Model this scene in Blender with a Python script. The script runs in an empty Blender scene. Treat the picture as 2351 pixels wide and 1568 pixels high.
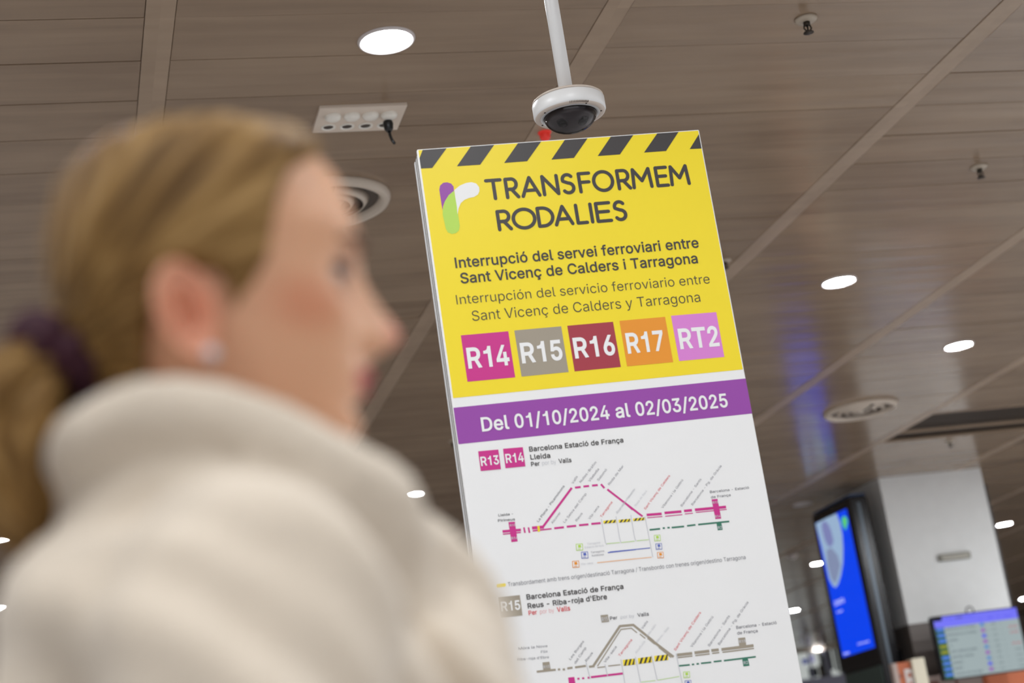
import bpy, bmesh, math, random
import numpy as np
from mathutils import Vector, Matrix, Euler
from mathutils.geometry import delaunay_2d_cdt
random.seed(7)
SC = bpy.context.scene
COL = SC.collection
CAMZ = 1.22
CEIL = 2.58 + CAMZ

# ------------------------------------------------------------------ camera
F_PX, PITCH, ROLL, YAW = 4026.93, 0.272364, -0.149929, 0.277146
fw = Vector((math.sin(YAW)*math.cos(PITCH), math.cos(YAW)*math.cos(PITCH), math.sin(PITCH)))
rt = Vector((math.cos(YAW), -math.sin(YAW), 0))
up = rt.cross(fw)
c_, s_ = math.cos(ROLL), math.sin(ROLL)
rt, up = c_*rt + s_*up, -s_*rt + c_*up
cam_d = bpy.data.cameras.new('camera')
cam = bpy.data.objects.new('camera', cam_d); COL.objects.link(cam)
cam.matrix_world = Matrix(((rt.x, up.x, -fw.x, 0), (rt.y, up.y, -fw.y, 0), (rt.z, up.z, -fw.z, CAMZ), (0, 0, 0, 1)))
cam_d.sensor_width = 36
cam_d.lens = F_PX/2351*36
cam_d.clip_start = 0.05; cam_d.clip_end = 200
cam_d.dof.use_dof = True
cam_d.dof.focus_distance = 4.8
cam_d.dof.aperture_fstop = 3.0
SC.camera = cam

# ------------------------------------------------------------------ world, lights, exposure
w = bpy.data.worlds.new('world'); SC.world = w; w.use_nodes = True
w.node_tree.nodes['Background'].inputs[0].default_value = (0.90, 0.93, 1.0, 1)
w.node_tree.nodes['Background'].inputs[1].default_value = 0.42
def area(name, loc, rot, sx, sy, power, col=(1, 1, 1)):
    l = bpy.data.lights.new(name, 'AREA'); l.shape = 'RECTANGLE'; l.size = sx; l.size_y = sy
    l.energy = power; l.color = col
    o = bpy.data.objects.new(name, l); o.location = loc; o.rotation_euler = rot; COL.objects.link(o); return o
# added fill light behind the photographer for the sign; no glazed front stands there
area('front_fill', (-2, -7.5, 2.0), (math.radians(90), 0, 0), 16, 3.2, 120, (0.96, 0.98, 1.0))
# unseen bare lamps outside the frame, carrying on the hall's recessed downlights
def lamp(x, y, e=26):
    l = bpy.data.lights.new('unseen_lamp', 'AREA'); l.shape = 'DISK'; l.size = 0.17; l.energy = e; l.color = (0.95, 0.98, 1.0)
    o = bpy.data.objects.new('unseen_lamp', l); o.location = (x, y, CEIL-0.02); COL.objects.link(o)
for x, y in [(-1.8, 2.2), (1.2, 2.15), (4.2, 2.15), (-0.3, 3.7), (2.7, 0.6), (-0.3, 0.6), (5.7, 3.7), (-3.3, 3.7), (-3.3, 6.7), (7.2, 5.2), (1.2, -0.9),
             (-1.8, -0.9), (4.2, -0.9), (-4.8, 2.2), (10.2, 6.7)]:
    lamp(x, y)
for x, y in [(-3.3, 9.7), (-4.8, 12.8), (-3.3, 15.8), (-6.3, 7), (-4.8, 19), (-6.3, 15.8), (-6.3, 23), (7.2, 2.1), (10.2, 3.7), (13.2, 8.3), (13.2, 14.3), (16.2, 11.3), (16.2, 19), (16.2, 5), (-3.3, 25), (16.2, 23), (-6.3, 27)]:
    lamp(x, y, 52)  # extra unseen lamps, added to lift the floor and far ceiling
for x, y in [(8.7, 9.7), (10.2, 11.3), (8.7, 6.7)]:
    lamp(x, y, 120)  # unseen lamps added and set strongest to brighten the pillar
vs = SC.view_settings
vs.view_transform = 'Standard'; vs.look = 'None'; vs.gamma = 1; vs.use_curve_mapping = False
vs.exposure = 0.0

# ------------------------------------------------------------------ helpers
def ray(x, y): return fw*F_PX + rt*(x-1175.5) + up*(784-y)
def hitz(x, y, z=CEIL):
    d = ray(x, y); return Vector((0, 0, CAMZ)) + d*((z-CAMZ)/d.z)
def hity(x, y, Y):
    d = ray(x, y); return Vector((0, 0, CAMZ)) + d*(Y/d.y)
def hitx(x, y, X):
    d = ray(x, y); return Vector((0, 0, CAMZ)) + d*(X/d.x)
def lin(c):
    return tuple((v/255/12.92 if v/255 <= .04045 else ((v/255+.055)/1.055)**2.4) for v in c)
MATS = {}
def mat(name, rgb, rough=.5, spec=.5, metal=0, emit=None, es=1, noise=0, nscale=8, bump=0, bscale=60, trans=0, coat=0, sss=0):
    if name in MATS: return MATS[name]
    m = bpy.data.materials.new(name); m.use_nodes = True; nt = m.node_tree; b = nt.nodes['Principled BSDF']
    c = lin(rgb)
    b.inputs['Base Color'].default_value = (*c, 1); b.inputs['Roughness'].default_value = rough
    b.inputs['Specular IOR Level'].default_value = spec; b.inputs['Metallic'].default_value = metal
    b.inputs['Transmission Weight'].default_value = trans; b.inputs['Coat Weight'].default_value = coat
    if sss:
        b.inputs['Subsurface Weight'].default_value = sss; b.inputs['Subsurface Radius'].default_value = (.02, .008, .005); b.inputs['Subsurface Scale'].default_value = .3
    if emit:
        b.inputs['Emission Color'].default_value = (*lin(emit), 1); b.inputs['Emission Strength'].default_value = es
    tc = nt.nodes.new('ShaderNodeTexCoord')
    n = nt.nodes.new('ShaderNodeTexNoise'); n.inputs['Scale'].default_value = nscale; n.inputs['Detail'].default_value = 4
    nt.links.new(tc.outputs['Object'], n.inputs['Vector'])
    r = nt.nodes.new('ShaderNodeMapRange'); r.inputs[1].default_value = .3; r.inputs[2].default_value = .7
    r.inputs[3].default_value = 1-max(noise, .015); r.inputs[4].default_value = 1+noise
    nt.links.new(n.outputs['Fac'], r.inputs[0])
    mx = nt.nodes.new('ShaderNodeVectorMath'); mx.operation = 'SCALE'; mx.inputs[0].default_value = c
    nt.links.new(r.outputs[0], mx.inputs['Scale']); nt.links.new(mx.outputs[0], b.inputs['Base Color'])
    if bump:
        n2 = nt.nodes.new('ShaderNodeTexNoise'); n2.inputs['Scale'].default_value = bscale; n2.inputs['Detail'].default_value = 5
        nt.links.new(tc.outputs['Object'], n2.inputs['Vector'])
        bp = nt.nodes.new('ShaderNodeBump'); bp.inputs['Strength'].default_value = bump; bp.inputs['Distance'].default_value = .005
        nt.links.new(n2.outputs['Fac'], bp.inputs['Height']); nt.links.new(bp.outputs[0], b.inputs['Normal'])
    MATS[name] = m; return m

def link(name, me, m=None, parent=None, smooth=False):
    o = bpy.data.objects.new(name, me); COL.objects.link(o)
    if m is not None and len(me.materials) == 0:
        for k in (m if isinstance(m, (list, tuple)) else [m]): me.materials.append(k)
    if parent is not None: o.parent = parent
    if smooth: me.polygons.foreach_set('use_smooth', [True]*len(me.polygons))
    return o
def obj(name, bm, m=None, parent=None, smooth=False):
    me = bpy.data.meshes.new(name); bmesh.ops.recalc_face_normals(bm, faces=bm.faces); bm.to_mesh(me); bm.free()
    return link(name, me, m, parent, smooth)
def thing(name, label, cat, loc=(0, 0, 0), rot=(0, 0, 0), group=None):
    o = bpy.data.objects.new(name, None); COL.objects.link(o); o.location = loc; o.rotation_euler = rot
    o.empty_display_size = .05
    return tag(o, label, cat, group)
def tag(o, label=None, cat=None, group=None, kind=None):
    if label: o['label'] = label
    if cat: o['category'] = cat
    if group: o['group'] = group
    if kind: o['kind'] = kind
    return o
def box(bm, x0, x1, y0, y1, z0, z1, mi=0, bev=0):
    v = [bm.verts.new(p) for p in ((x0,y0,z0),(x1,y0,z0),(x1,y1,z0),(x0,y1,z0),(x0,y0,z1),(x1,y0,z1),(x1,y1,z1),(x0,y1,z1))]
    fs = [bm.faces.new([v[i] for i in q]) for q in ((0,3,2,1),(4,5,6,7),(0,1,5,4),(1,2,6,5),(2,3,7,6),(3,0,4,7))]
    for f in fs: f.material_index = mi
    if bev:
        es = list({e for f in fs for e in f.edges}); bmesh.ops.bevel(bm, geom=es, offset=bev, segments=2, affect='EDGES', profile=.5)
def bx(*a, **k):
    bm = bmesh.new(); box(bm, *a, **k); return bm
def lathe(bm, prof, n=48, M=None, closed=False, mi=0):
    rings = []
    for r, z in prof:
        if r < 1e-6: rings.append([bm.verts.new((0, 0, z))])
        else: rings.append([bm.verts.new((r*math.cos(2*math.pi*i/n), r*math.sin(2*math.pi*i/n), z)) for i in range(n)])
    vs_ = [v for q in rings for v in q]
    pairs = list(zip(rings, rings[1:])) + ([(rings[-1], rings[0])] if closed else [])
    for a, b in pairs:
        for i in range(n):
            j = (i+1) % n
            if len(a) == 1 and len(b) == 1: continue
            if len(a) == 1: f = bm.faces.new((a[0], b[j], b[i]))
            elif len(b) == 1: f = bm.faces.new((a[i], a[j], b[0]))
            else: f = bm.faces.new((a[i], a[j], b[j], b[i]))
            f.material_index = mi
    if M is not None:
        for v in vs_: v.co = M @ v.co
    return vs_
def tube(bm, pts, rad, n=12, caps=True):
    pts = [Vector(p) for p in pts]; rad = rad if isinstance(rad, (list, tuple)) else [rad]*len(pts)
    rings = []; ref = None
    for i, p in enumerate(pts):
        t = (pts[min(i+1, len(pts)-1)] - pts[max(i-1, 0)]).normalized()
        if ref is None: ref = Vector((0, 0, 1)) if abs(t.z) < .9 else Vector((1, 0, 0))
        a = (ref - t*ref.dot(t)).normalized(); b = t.cross(a); ref = a
        rings.append([bm.verts.new(p + (a*math.cos(2*math.pi*k/n) + b*math.sin(2*math.pi*k/n))*rad[i]) for k in range(n)])
    for a, b in zip(rings, rings[1:]):
        for k in range(n): bm.faces.new((a[k], a[(k+1) % n], b[(k+1) % n], b[k]))
    if caps: bm.faces.new(rings[0][::-1]); bm.faces.new(rings[-1])

# ------------------------------------------------------------------ ceiling
def node(nt, t, **k):
    n = nt.nodes.new(t)
    for a, v in k.items(): setattr(n, a, v)
    return n
def wood_mat(name, dark, light, rough, matte=False):
    m = bpy.data.materials.new(name); m.use_nodes = True; nt = m.node_tree; L = nt.links.new; b = nt.nodes['Principled BSDF']
    g = node(nt, 'ShaderNodeNewGeometry'); s = node(nt, 'ShaderNodeSeparateXYZ'); L(g.outputs['Position'], s.inputs[0])
    def mth(op, a, bb):
        n = node(nt, 'ShaderNodeMath', operation=op)
        for i, q in enumerate((a, bb)):
            if q is None: continue
            if isinstance(q, (int, float)): n.inputs[i].default_value = q
            else: L(q, n.inputs[i])
        return n.outputs[0]
    row = mth('FLOOR', mth('DIVIDE', mth('SUBTRACT', s.outputs[1], 5.003), .303), None)
    bay = mth('FLOOR', mth('DIVIDE', mth('SUBTRACT', s.outputs[0], .455), 1.5), None)
    cb = node(nt, 'ShaderNodeCombineXYZ'); L(row, cb.inputs[0]); L(bay, cb.inputs[1])
    wn = node(nt, 'ShaderNodeTexWhiteNoise', noise_dimensions='3D'); L(cb.outputs[0], wn.inputs['Vector'])
    # grain stretched along the boards, shifted board by board
    vv = node(nt, 'ShaderNodeVectorMath', operation='MULTIPLY'); L(g.outputs['Position'], vv.inputs[0]); vv.inputs[1].default_value = (1.3, 13, 1)
    of = node(nt, 'ShaderNodeVectorMath', operation='SCALE'); L(wn.outputs['Color'], of.inputs[0]); of.inputs['Scale'].default_value = 40
    ad = node(nt, 'ShaderNodeVectorMath', operation='ADD'); L(vv.outputs[0], ad.inputs[0]); L(of.outputs[0], ad.inputs[1])
    n1 = node(nt, 'ShaderNodeTexNoise'); n1.inputs['Scale'].default_value = 1.0; n1.inputs['Detail'].default_value = 6; n1.inputs['Distortion'].default_value = .6; L(ad.outputs[0], n1.inputs['Vector'])
    v2 = node(nt, 'ShaderNodeVectorMath', operation='MULTIPLY'); L(g.outputs['Position'], v2.inputs[0]); v2.inputs[1].default_value = (1.6, 3.2, 1)
    n2 = node(nt, 'ShaderNodeTexNoise'); n2.inputs['Scale'].default_value = 1.0; n2.inputs['Detail'].default_value = 3; L(v2.outputs[0], n2.inputs['Vector'])
    t = mth('ADD', mth('MULTIPLY', n1.outputs['Fac'], .55), mth('MULTIPLY', n2.outputs['Fac'], .45))
    t = mth('ADD', t, mth('MULTIPLY', mth('SUBTRACT', wn.outputs['Value'], .5), .22))
    cr = node(nt, 'ShaderNodeValToRGB'); L(t, cr.inputs[0])
    cr.color_ramp.elements[0].position = .3; cr.color_ramp.elements[0].color = (*lin(dark), 1)
    cr.color_ramp.elements[1].position = .7; cr.color_ramp.elements[1].color = (*lin(light), 1)
    L(cr.outputs[0], b.inputs['Base Color'])
    b.inputs['Roughness'].default_value = rough; b.inputs['Specular IOR Level'].default_value = .25 if matte else .5
    # long shallow undulation of the boards
    v3 = node(nt, 'ShaderNodeVectorMath', operation='MULTIPLY'); L(g.outputs['Position'], v3.inputs[0]); v3.inputs[1].default_value = (.5, 9, 1)
    n3 = node(nt, 'ShaderNodeTexNoise'); n3.inputs['Scale'].default_value = 1.0; n3.inputs['Detail'].default_value = 1; L(v3.outputs[0], n3.inputs['Vector'])
    bp = node(nt, 'ShaderNodeBump'); bp.inputs['Strength'].default_value = .35; bp.inputs['Distance'].default_value = .01; L(n3.outputs['Fac'], bp.inputs['Height']); L(bp.outputs[0], b.inputs['Normal'])
    return m
M_wood = wood_mat('ceiling_wood', (138, 116, 95), (162, 139, 115), .19)
M_rail = wood_mat('rail_wood', (158, 136, 114), (176, 153, 130), .35)
M_wood_dark = wood_mat('ceiling_wood_dark', (44, 34, 26), (60, 48, 37), .6, True)  # same wood much darker: the gloom of the recess is put into its colour
M_gap = mat('gap_dark', (74, 60, 50), .8)
ceiling = tag(obj('ceiling', bx(-9.1, 18.4, -8, 31.3, CEIL+.16, CEIL+.25), M_gap), kind='structure')
PW, PU, U0, V0 = .303, 1.5, .455, 5.003
def panel_bm():
    bm = bx(-.7025, .7025, -.1499, .1499, 0, .018); bmesh.ops.bevel(bm, geom=[e for e in bm.edges if e.verts[0].co.z < .001 and e.verts[1].co.z < .001], offset=.0015, segments=1, affect='EDGES')
    return bm
bm = panel_bm(); bmesh.ops.recalc_face_normals(bm, faces=bm.faces)
panel_me = bpy.data.meshes.new('panel'); bm.to_mesh(panel_me); bm.free(); panel_me.materials.append(M_wood)
panel_dk = panel_me.copy(); panel_dk.materials.clear(); panel_dk.materials.append(M_wood_dark)
def in_view(x, y, z=CEIL, m=60):
    P = Vector((x, y, z-CAMZ)); d = P.dot(fw)
    if d < .1: return False
    px, py = 1175.5 + F_PX*P.dot(rt)/d, 784 - F_PX*P.dot(up)/d
    return -m < px < 2351+m and -m < py < 1568+m
cells = []
for i in range(-6, 11):
    for k in range(-40, 86):
        cells.append((U0 + PU*(i+.5), V0 + PW*(k+.5), i, k))
# the lit and recessed fittings cut through boards, so those boards carry no extra drop
near = sorted([q for q in cells if any(in_view(q[0]+dx, q[1]) for dx in (-.7, 0, .7))], key=lambda q: q[0]**2+q[1]**2)
fit = [(1.2,5.2),(4.18,8.2),(5.7,9.73),(2.69,12.8),(1.2,5.8),(5.71,11.28),(1.2,6.65)]
single = set((q[2], q[3]) for q in near[:300])
bm_far = bmesh.new()
rnd = random.Random(3)
for x, y, i, k in cells:
    dark = i in (4, 5, 6) and k in (22, 23, 24)
    tilt = rnd.gauss(0, .0045); dz = rnd.random()*.0022
    if any(abs(x-a) < .9 and abs(y-b) < .35 for a, b in fit): tilt *= .5; dz *= .5
    if rnd.random() < .12: tilt += .010
    z = CEIL + dz + (.03 if dark else 0)
    Mx = Matrix.Translation((x, y, z)) @ Euler((tilt, rnd.gauss(0, .0006), 0)).to_matrix().to_4x4()
    if (i, k) in single or dark:
        o = bpy.data.objects.new('panel', panel_dk if dark else panel_me); COL.objects.link(o); o.parent = ceiling; o.matrix_world = Mx
    else:
        b2 = bmesh.new(); box(b2, -.7025, .7025, -.1499, .1499, 0, .018)
        me_ = None
        vs2 = [bm_far.verts.new(Mx @ v.co) for v in b2.verts]; b2.verts.index_update()
        for f in b2.faces: bm_far.faces.new([vs2[v.index] for v in f.verts])
        b2.free()
tag(obj('panel_field', bm_far, M_wood, ceiling), kind='stuff')
for v_ in (22, 24, 25):
    obj('bright_edge_strip', bx(U0+PU*4+.05, U0+PU*7-.05, V0+PW*v_-.006, V0+PW*v_+.004, CEIL-.003, CEIL+.02), M_rail, ceiling)  # lit board edges of the dark rows, drawn as added pale strips
for i in range(-6, 12):
    x = U0 + PU*i
    bm = bx(x-.046, x+.046, -7.5, 31.2, CEIL-.001, CEIL+.02, bev=.002)
    obj('ceiling_rail', bm, M_rail, ceiling)

# ------------------------------------------------------------------ rest of the hall
M_floor = mat('floor_stone', (200, 199, 200), .35, noise=.08, nscale=1.2)
tag(obj('floor', bx(-9.1, 18.4, -8, 31.5, -.1, 0), M_floor), kind='structure')
M_wall = mat('wall_paint', (176, 170, 162), .7, noise=.03)
M_walld = mat('wall_paint_dark', (168, 156, 146), .6, noise=.05, nscale=1)
tag(obj('wall_left', bx(-9.3, -9.1, -8, 31.5, 0, CEIL+.2), M_walld), kind='structure')
tag(obj('wall_right', bx(18.4, 18.6, -8, 31.5, 0, CEIL+.2), M_walld), kind='structure')
tag(obj('wall_far', bx(-9.1, 18.4, 31.3, 31.5, 0, CEIL+.2), M_walld), kind='structure')

# ------------------------------------------------------------------ downlights
M_ring = mat('light_trim', (222, 214, 212), .35)
M_lit = mat('light_diffuser', (255, 255, 255), .5, emit=(246, 250, 255), es=170)
M_lit2 = mat('light_diffuser_dim', (255, 255, 255), .5, emit=(246, 250, 255), es=130)
M_off = mat('unlit_diffuser', (205, 200, 200), .4)
def downlight(px, py, label, lit=True):
    p = hitz(px, py)
    t = thing('downlight', label, 'ceiling light', (p.x, p.y, CEIL), group='recessed round downlights in the wood ceiling')
    bm = bmesh.new(); lathe(bm, [(.0815, .014), (.0815, -.0035), (.089, -.0085), (.0930, -.0085), (.0965, -.003), (.097, .0), (.097, .014)], 48, closed=True)
    obj('trim_ring', bm, M_ring, t, True)
    bm = bmesh.new(); lathe(bm, [(0, -.0035), (.04, -.0035), (.0805, -.003), (.0813, -.001), (.0813, .006), (0, .006)], 48)
    obj('diffuser', bm, (M_lit if p.y < 11 else M_lit2) if lit else M_off, t, True)
for a in [(887, 92, 'large glowing round downlight above the four-socket plate, left of the dome camera pole'),
          (1926, 646, 'glowing round downlight just right of the yellow part of the sign'),
          (2201, 793, 'glowing round downlight to the upper right of the round air vent'),
          (945, 1135, 'glowing round downlight between the woman in the white coat and the sign'),
          (2306, 1203, 'glowing round downlight just past the right edge of the white pillar'),
          (2352, 1374, 'glowing round downlight above the departures screen, cut by the right edge of the photo'),
          (1878, 1293, 'small glowing downlight touching the left edge of the blue advertising screen'),
          (1822, 1401, 'small glowing downlight touching the right edge of the tall sign'),
          (1876, 1489, 'small distant glowing downlight at the far end of the ceiling above the shop window'),
          (-3, 1236, 'upper of two glowing downlights cut by the left edge of the photo'),
          (-3, 1396, 'lower of two glowing downlights cut by the left edge of the photo')]:
    downlight(*a)
downlight(1843, 1157, 'small unlit round ceiling light between the sign and the blue advertising screen', False)

# ------------------------------------------------------------------ ceiling socket plate and cable
M_plate = mat('plate_plastic', (224, 208, 192), .45)
M_socket = mat('socket_plastic', (242, 236, 226), .4)
M_black = mat('black_plastic', (16, 15, 15), .4)
t = thing('socket_plate', 'pale rectangular ceiling plate with four round sockets above the woman\'s forehead', 'socket', (1.206, 5.808, CEIL))
bm = bx(-.160, .160, -.108, .108, -.012, .004, bev=.003)
obj('base_plate', bm, M_plate, t)
for k in range(4):
    x = -.103 + k*.069
    bm = bmesh.new(); lathe(bm, [(.0300, -.011), (.0305, -.016), (.028, -.0225), (.022, -.0275), (.012, -.0305), (0, -.031)], 32, Matrix.Translation((x, -.040, 0)))
    obj('socket', bm, M_socket, t, True)
    bm = bmesh.new(); lathe(bm, [(.0275, -.011), (.0270, -.016), (.0235, -.0175), (.0195, -.015), (.0180, -.0125)], 28, Matrix.Translation((x-.004, .054, 0)))
    rm = obj('socket_rim', bm, M_socket, t, True)
    bm = bmesh.new(); lathe(bm, [(0, -.0135), (.0185, -.0130), (.0185, -.011)], 24, Matrix.Translation((x-.004, .054, 0)))
    obj('socket_hole', bm, mat('hole_dark', (72, 62, 54), .7), rm)
cb = thing('black_cable', 'short black plug and cable hanging from the ceiling socket plate', 'cable', (1.206+.100, 5.79, CEIL-.034))
bm = bmesh.new(); lathe(bm, [(0, .004), (.017, .003), (.019, -.006), (.016, -.028), (.009, -.038), (0, -.038)], 20); obj('plug', bm, M_black, cb, True)
bm = bmesh.new(); tube(bm, [(0, 0, -.035), (.001, -.004, -.055), (.004, -.01, -.075), (.010, -.018, -.092)], .0055, 10); obj('cord', bm, M_black, cb, True)

# ------------------------------------------------------------------ round air vents
M_vent = mat('vent_paint', (206, 192, 176), .4)
M_dark = mat('vent_dark', (84, 74, 66), .8)
def vent(x, y, label):
    t = thing('air_vent', label, 'air vent', (x, y, CEIL), group='round ceiling air vents')
    bm = bmesh.new(); lathe(bm, [(.272, .004), (.271, -.010), (.262, -.026), (.248, -.033), (.236, -.030), (.222, -.004), (.222, .004)], 64, closed=True); obj('outer_ring', bm, M_vent, t, True)
    bm = bmesh.new(); lathe(bm, [(0, -.002), (.224, -.002), (.224, .004), (0, .004)], 64); obj('backing', bm, M_dark, t)
    for r in (.180, .125, .072):
        bm = bmesh.new(); lathe(bm, [(r, -.006), (r+.004, -.004), (r-.020, -.031), (r-.025, -.031)], 56, closed=True); obj('cone_ring', bm, M_vent, t, True)
    bm = bmesh.new(); lathe(bm, [(0, -.032), (.028, -.030), (.034, -.022), (0, -.008)], 32); obj('centre_cap', bm, M_vent, t, True)
    bm = bx(-.005, .005, -.225, -.05, -.034, -.012); obj('cross_bar', bm, M_dark, t)
p = hitz(1975, 938); vent(p.x, p.y, 'round ringed air vent in the ceiling to the upper left of the white pillar')
p = hitz(745, 463); vent(p.x, p.y, 'round ringed air vent in the ceiling half hidden behind the woman\'s forehead')

# ------------------------------------------------------------------ sprinklers, detector, red tag
M_brass = mat('sprinkler_metal', (60, 52, 44), .4, metal=.6)
M_ros = mat('rosette', (182, 168, 150), .4)
def sprinkler(px, py, label, sc=1.0):
    p = hitz(px, py)
    t = thing('sprinkler', label, 'sprinkler', (p.x, p.y, CEIL), group='ceiling sprinkler heads'); t.scale = (sc,)*3
    bm = bmesh.new(); lathe(bm, [(0, .002), (.040, .002), (.041, -.003), (.034, -.009), (.016, -.012), (0, -.012)], 32); obj('rosette', bm, M_ros, t, True)
    bm = bmesh.new(); lathe(bm, [(0, -.010), (.012, -.010), (.012, -.022), (.008, -.026), (0, -.026)], 16)
    for s in (-1, 1): tube(bm, [(s*.010, 0, -.022), (s*.014, 0, -.036), (s*.003, 0, -.050)], .003, 8)
    tube(bm, [(0, 0, -.024), (0, 0, -.050)], .0035, 8)
    obj('frame', bm, M_brass, t, True)
    bm = bmesh.new(); lathe(bm, [(0, -.050), (.017, -.050), (.019, -.053), (0, -.054)], 20); obj('deflector', bm, M_brass, t, True)
for a in [(1850, 44, 'sprinkler head near the top edge of the photo, right of the dome camera'),
          (2247, 383, 'sprinkler head on the right of the ceiling above the two bright downlights'),
          (2180, 1013, 'sprinkler head directly above the white pillar'),
          (1852, 1447, 'tiny distant sprinkler head left of the lower blue advertising screen'),
          (1040, 1012, 'dark sprinkler head peeping out at the left edge of the sign beside the purple band', .8),
          (1664, 598, 'dark sprinkler head peeping out at the right edge of the yellow part of the sign', .8)]:
    sprinkler(*a)
p = hitz(1819, 1274)
t = thing('smoke_detector', 'small pale smoke detector between the sign and the blue advertising screen', 'smoke detector', (p.x, p.y, CEIL))
bm = bmesh.new(); lathe(bm, [(0, .002), (.06, .002), (.06, -.018), (.045, -.02), (0, -.02)], 32); obj('base', bm, M_ring, t, True)
bm = bmesh.new(); lathe(bm, [(0, -.018), (.045, -.018), (.042, -.035), (.030, -.045), (0, -.047)], 32); obj('sensor_head', bm, M_ring, t, True)
p = hitz(1250, 303)
t = thing('warning_lamp', 'small red ceiling lamp just below the dome camera, behind the sign\'s top edge', 'lamp', (p.x, p.y, CEIL))
M_red = mat('red_plastic', (225, 60, 50), .4, emit=(230, 40, 30), es=.25)
bm = bmesh.new(); lathe(bm, [(0, .002), (.026, .002), (.026, -.006), (0, -.006)], 24); obj('base', bm, M_red, t, True)
bm = bmesh.new(); lathe(bm, [(.021, -.005), (.021, -.024), (.014, -.034), (0, -.037)], 24); obj('lens', bm, M_red, t, True)

# ------------------------------------------------------------------ dome camera on its pole
M_white = mat('camera_white', (240, 240, 240), .35)
M_cream = mat('camera_cream', (220, 206, 194), .4)
q = ray(1306, 246); q = q/(q.dot(fw))*4.72 + Vector((0, 0, CAMZ))
t = thing('dome_camera', 'white security dome camera hanging from the ceiling on a white pole above the sign', 'security camera', q)
t.scale = (1.098,)*3
topz = (CEIL - q.z)/1.098
bm = bmesh.new(); tube(bm, [(0, 0, .018), (0, 0, topz)], .0175, 28); obj('pole', bm, M_white, t, True)
bm = bmesh.new(); lathe(bm, [(0.0, topz-.012), (.05, topz-.012), (.055, topz-.002), (.055, topz), (0, topz)], 32); obj('ceiling_flange', bm, M_white, t, True)
bm = bmesh.new(); lathe(bm, [(0, .0215), (.084, .0215), (.088, .018), (.088, .0155), (0, .0155)], 64); obj('mount_plate', bm, M_cream, t, True)
bm = bmesh.new(); lathe(bm, [(0, .0145), (.086, .0145), (.0895, .011), (.0895, -.016), (.087, -.021), (.080, -.0235), (.0665, -.0245), (.0655, -.020), (0, -.020)], 64)
hs = obj('housing', bm, M_white, t, True)
bm = bmesh.new(); lathe(bm, [(.0662, -.0240), (.080, -.0240), (.0862, -.0218), (.0868, -.0205), (.0663, -.0225)], 64, closed=True); obj('bottom_ring', bm, M_cream, t, True)
bm = bmesh.new()
for k in range(13):
    a = math.radians(-106 + k*2.6); M4 = Matrix.Rotation(a, 4, 'Z'); b2 = bmesh.new()
    box(bm, .0815, .0872, -.0006, .0006, -.0243, -.0195)
    for v in bm.verts[-8:] if False else list(bm.verts)[-8:]: v.co = M4 @ v.co
obj('vent_slot', bm, mat('slot_grey', (120, 110, 100), .6), hs)
for a in (-160, -75, -20, 80, 140):
    bm = bmesh.new(); lathe(bm, [(0, -.0252), (.0022, -.0252), (.0024, -.0235), (0, -.0235)], 12, Matrix.Translation((.0765*math.cos(math.radians(a)), .0765*math.sin(math.radians(a)), 0))); obj('screw', bm, M_brass, hs)
bm = bmesh.new(); lathe(bm, [(0, -.021), (.056, -.021), (.058, -.024), (.050, -.036), (.030, -.048), (.012, -.054), (0, -.055)], 48)
obj('camera_core', bm, mat('core_dark', (52, 44, 42), .35, noise=.3, nscale=60), t, True)
for k in range(4):
    a = k*math.pi/2+.6
    bm = bmesh.new(); lathe(bm, [(0, 0), (.012, 0), (.012, .012), (.009, .014), (.008, .011), (0, .010)], 20, Matrix.Translation((.034*math.cos(a), .034*math.sin(a), -.040)) @ Matrix.Rotation(math.pi, 4, 'X')); obj('lens', bm, M_black, t, True)
m = mat('clear_dome', (238, 232, 236), .03, trans=1); m.node_tree.nodes['Principled BSDF'].inputs['IOR'].default_value = 1.35
bm = bmesh.new()
pr = [(.0655*math.cos(math.radians(a)), -.022-.042*math.sin(math.radians(a))) for a in range(0, 91, 6)]
pi_ = [(.0635*math.cos(math.radians(a)), -.022-.040*math.sin(math.radians(a))) for a in range(90, -1, -6)]
pr[-1] = (0, pr[-1][1]); pi_[0] = (0, pi_[0][1])
lathe(bm, pr, 64); lathe(bm, pi_, 64); bmesh.ops.remove_doubles(bm, verts=bm.verts, dist=1e-6)
obj('clear_bubble', bm, m, t, True)

# ------------------------------------------------------------------ the tall sign
SA = -0.068824
S0 = Vector((.9420, 3.8978, 0))
sx = Vector((math.cos(SA), math.sin(SA), 0)); sn = Vector((math.sin(SA), -math.cos(SA), 0))   # sn faces the photographer
SW, STOP = .7255, 1.6395+CAMZ
sign = thing('information_sign', 'tall white, yellow and purple sign column announcing interrupted rail service', 'sign', (S0.x, S0.y, 0), (0, 0, SA))
def sp(px, py):
    d = ray(px, py); t_ = S0.dot(sn)/d.dot(sn); P = Vector((0, 0, CAMZ)) + d*t_
    return Vector(((P-S0).dot(sx), P.z))
M_print = lambda n, c: mat('print_'+n, c, .42, .35)
P_white = M_print('white', (240, 240, 240)); P_yel = M_print('yellow', (247, 222, 38)); P_dk = M_print('charcoal', (62, 58, 58))
P_pur = M_print('purple', (152, 72, 168)); P_mag = M_print('magenta', (206, 50, 140)); P_tau = M_print('taupe', (162, 152, 136)); P_mar = M_print('maroon', (166, 56, 70))
P_ora = M_print('orange', (236, 150, 42)); P_lil = M_print('lilac', (220, 132, 212)); P_grn = M_print('lime', (184, 222, 88)); P_dgr = M_print('green', (58, 122, 100))
P_gry = M_print('grey', (150, 150, 156)); P_lgt = M_print('pale_grey', (204, 205, 210)); P_txt = M_print('ink', (66, 66, 72)); P_red = M_print('red', (222, 84, 92))
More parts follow.
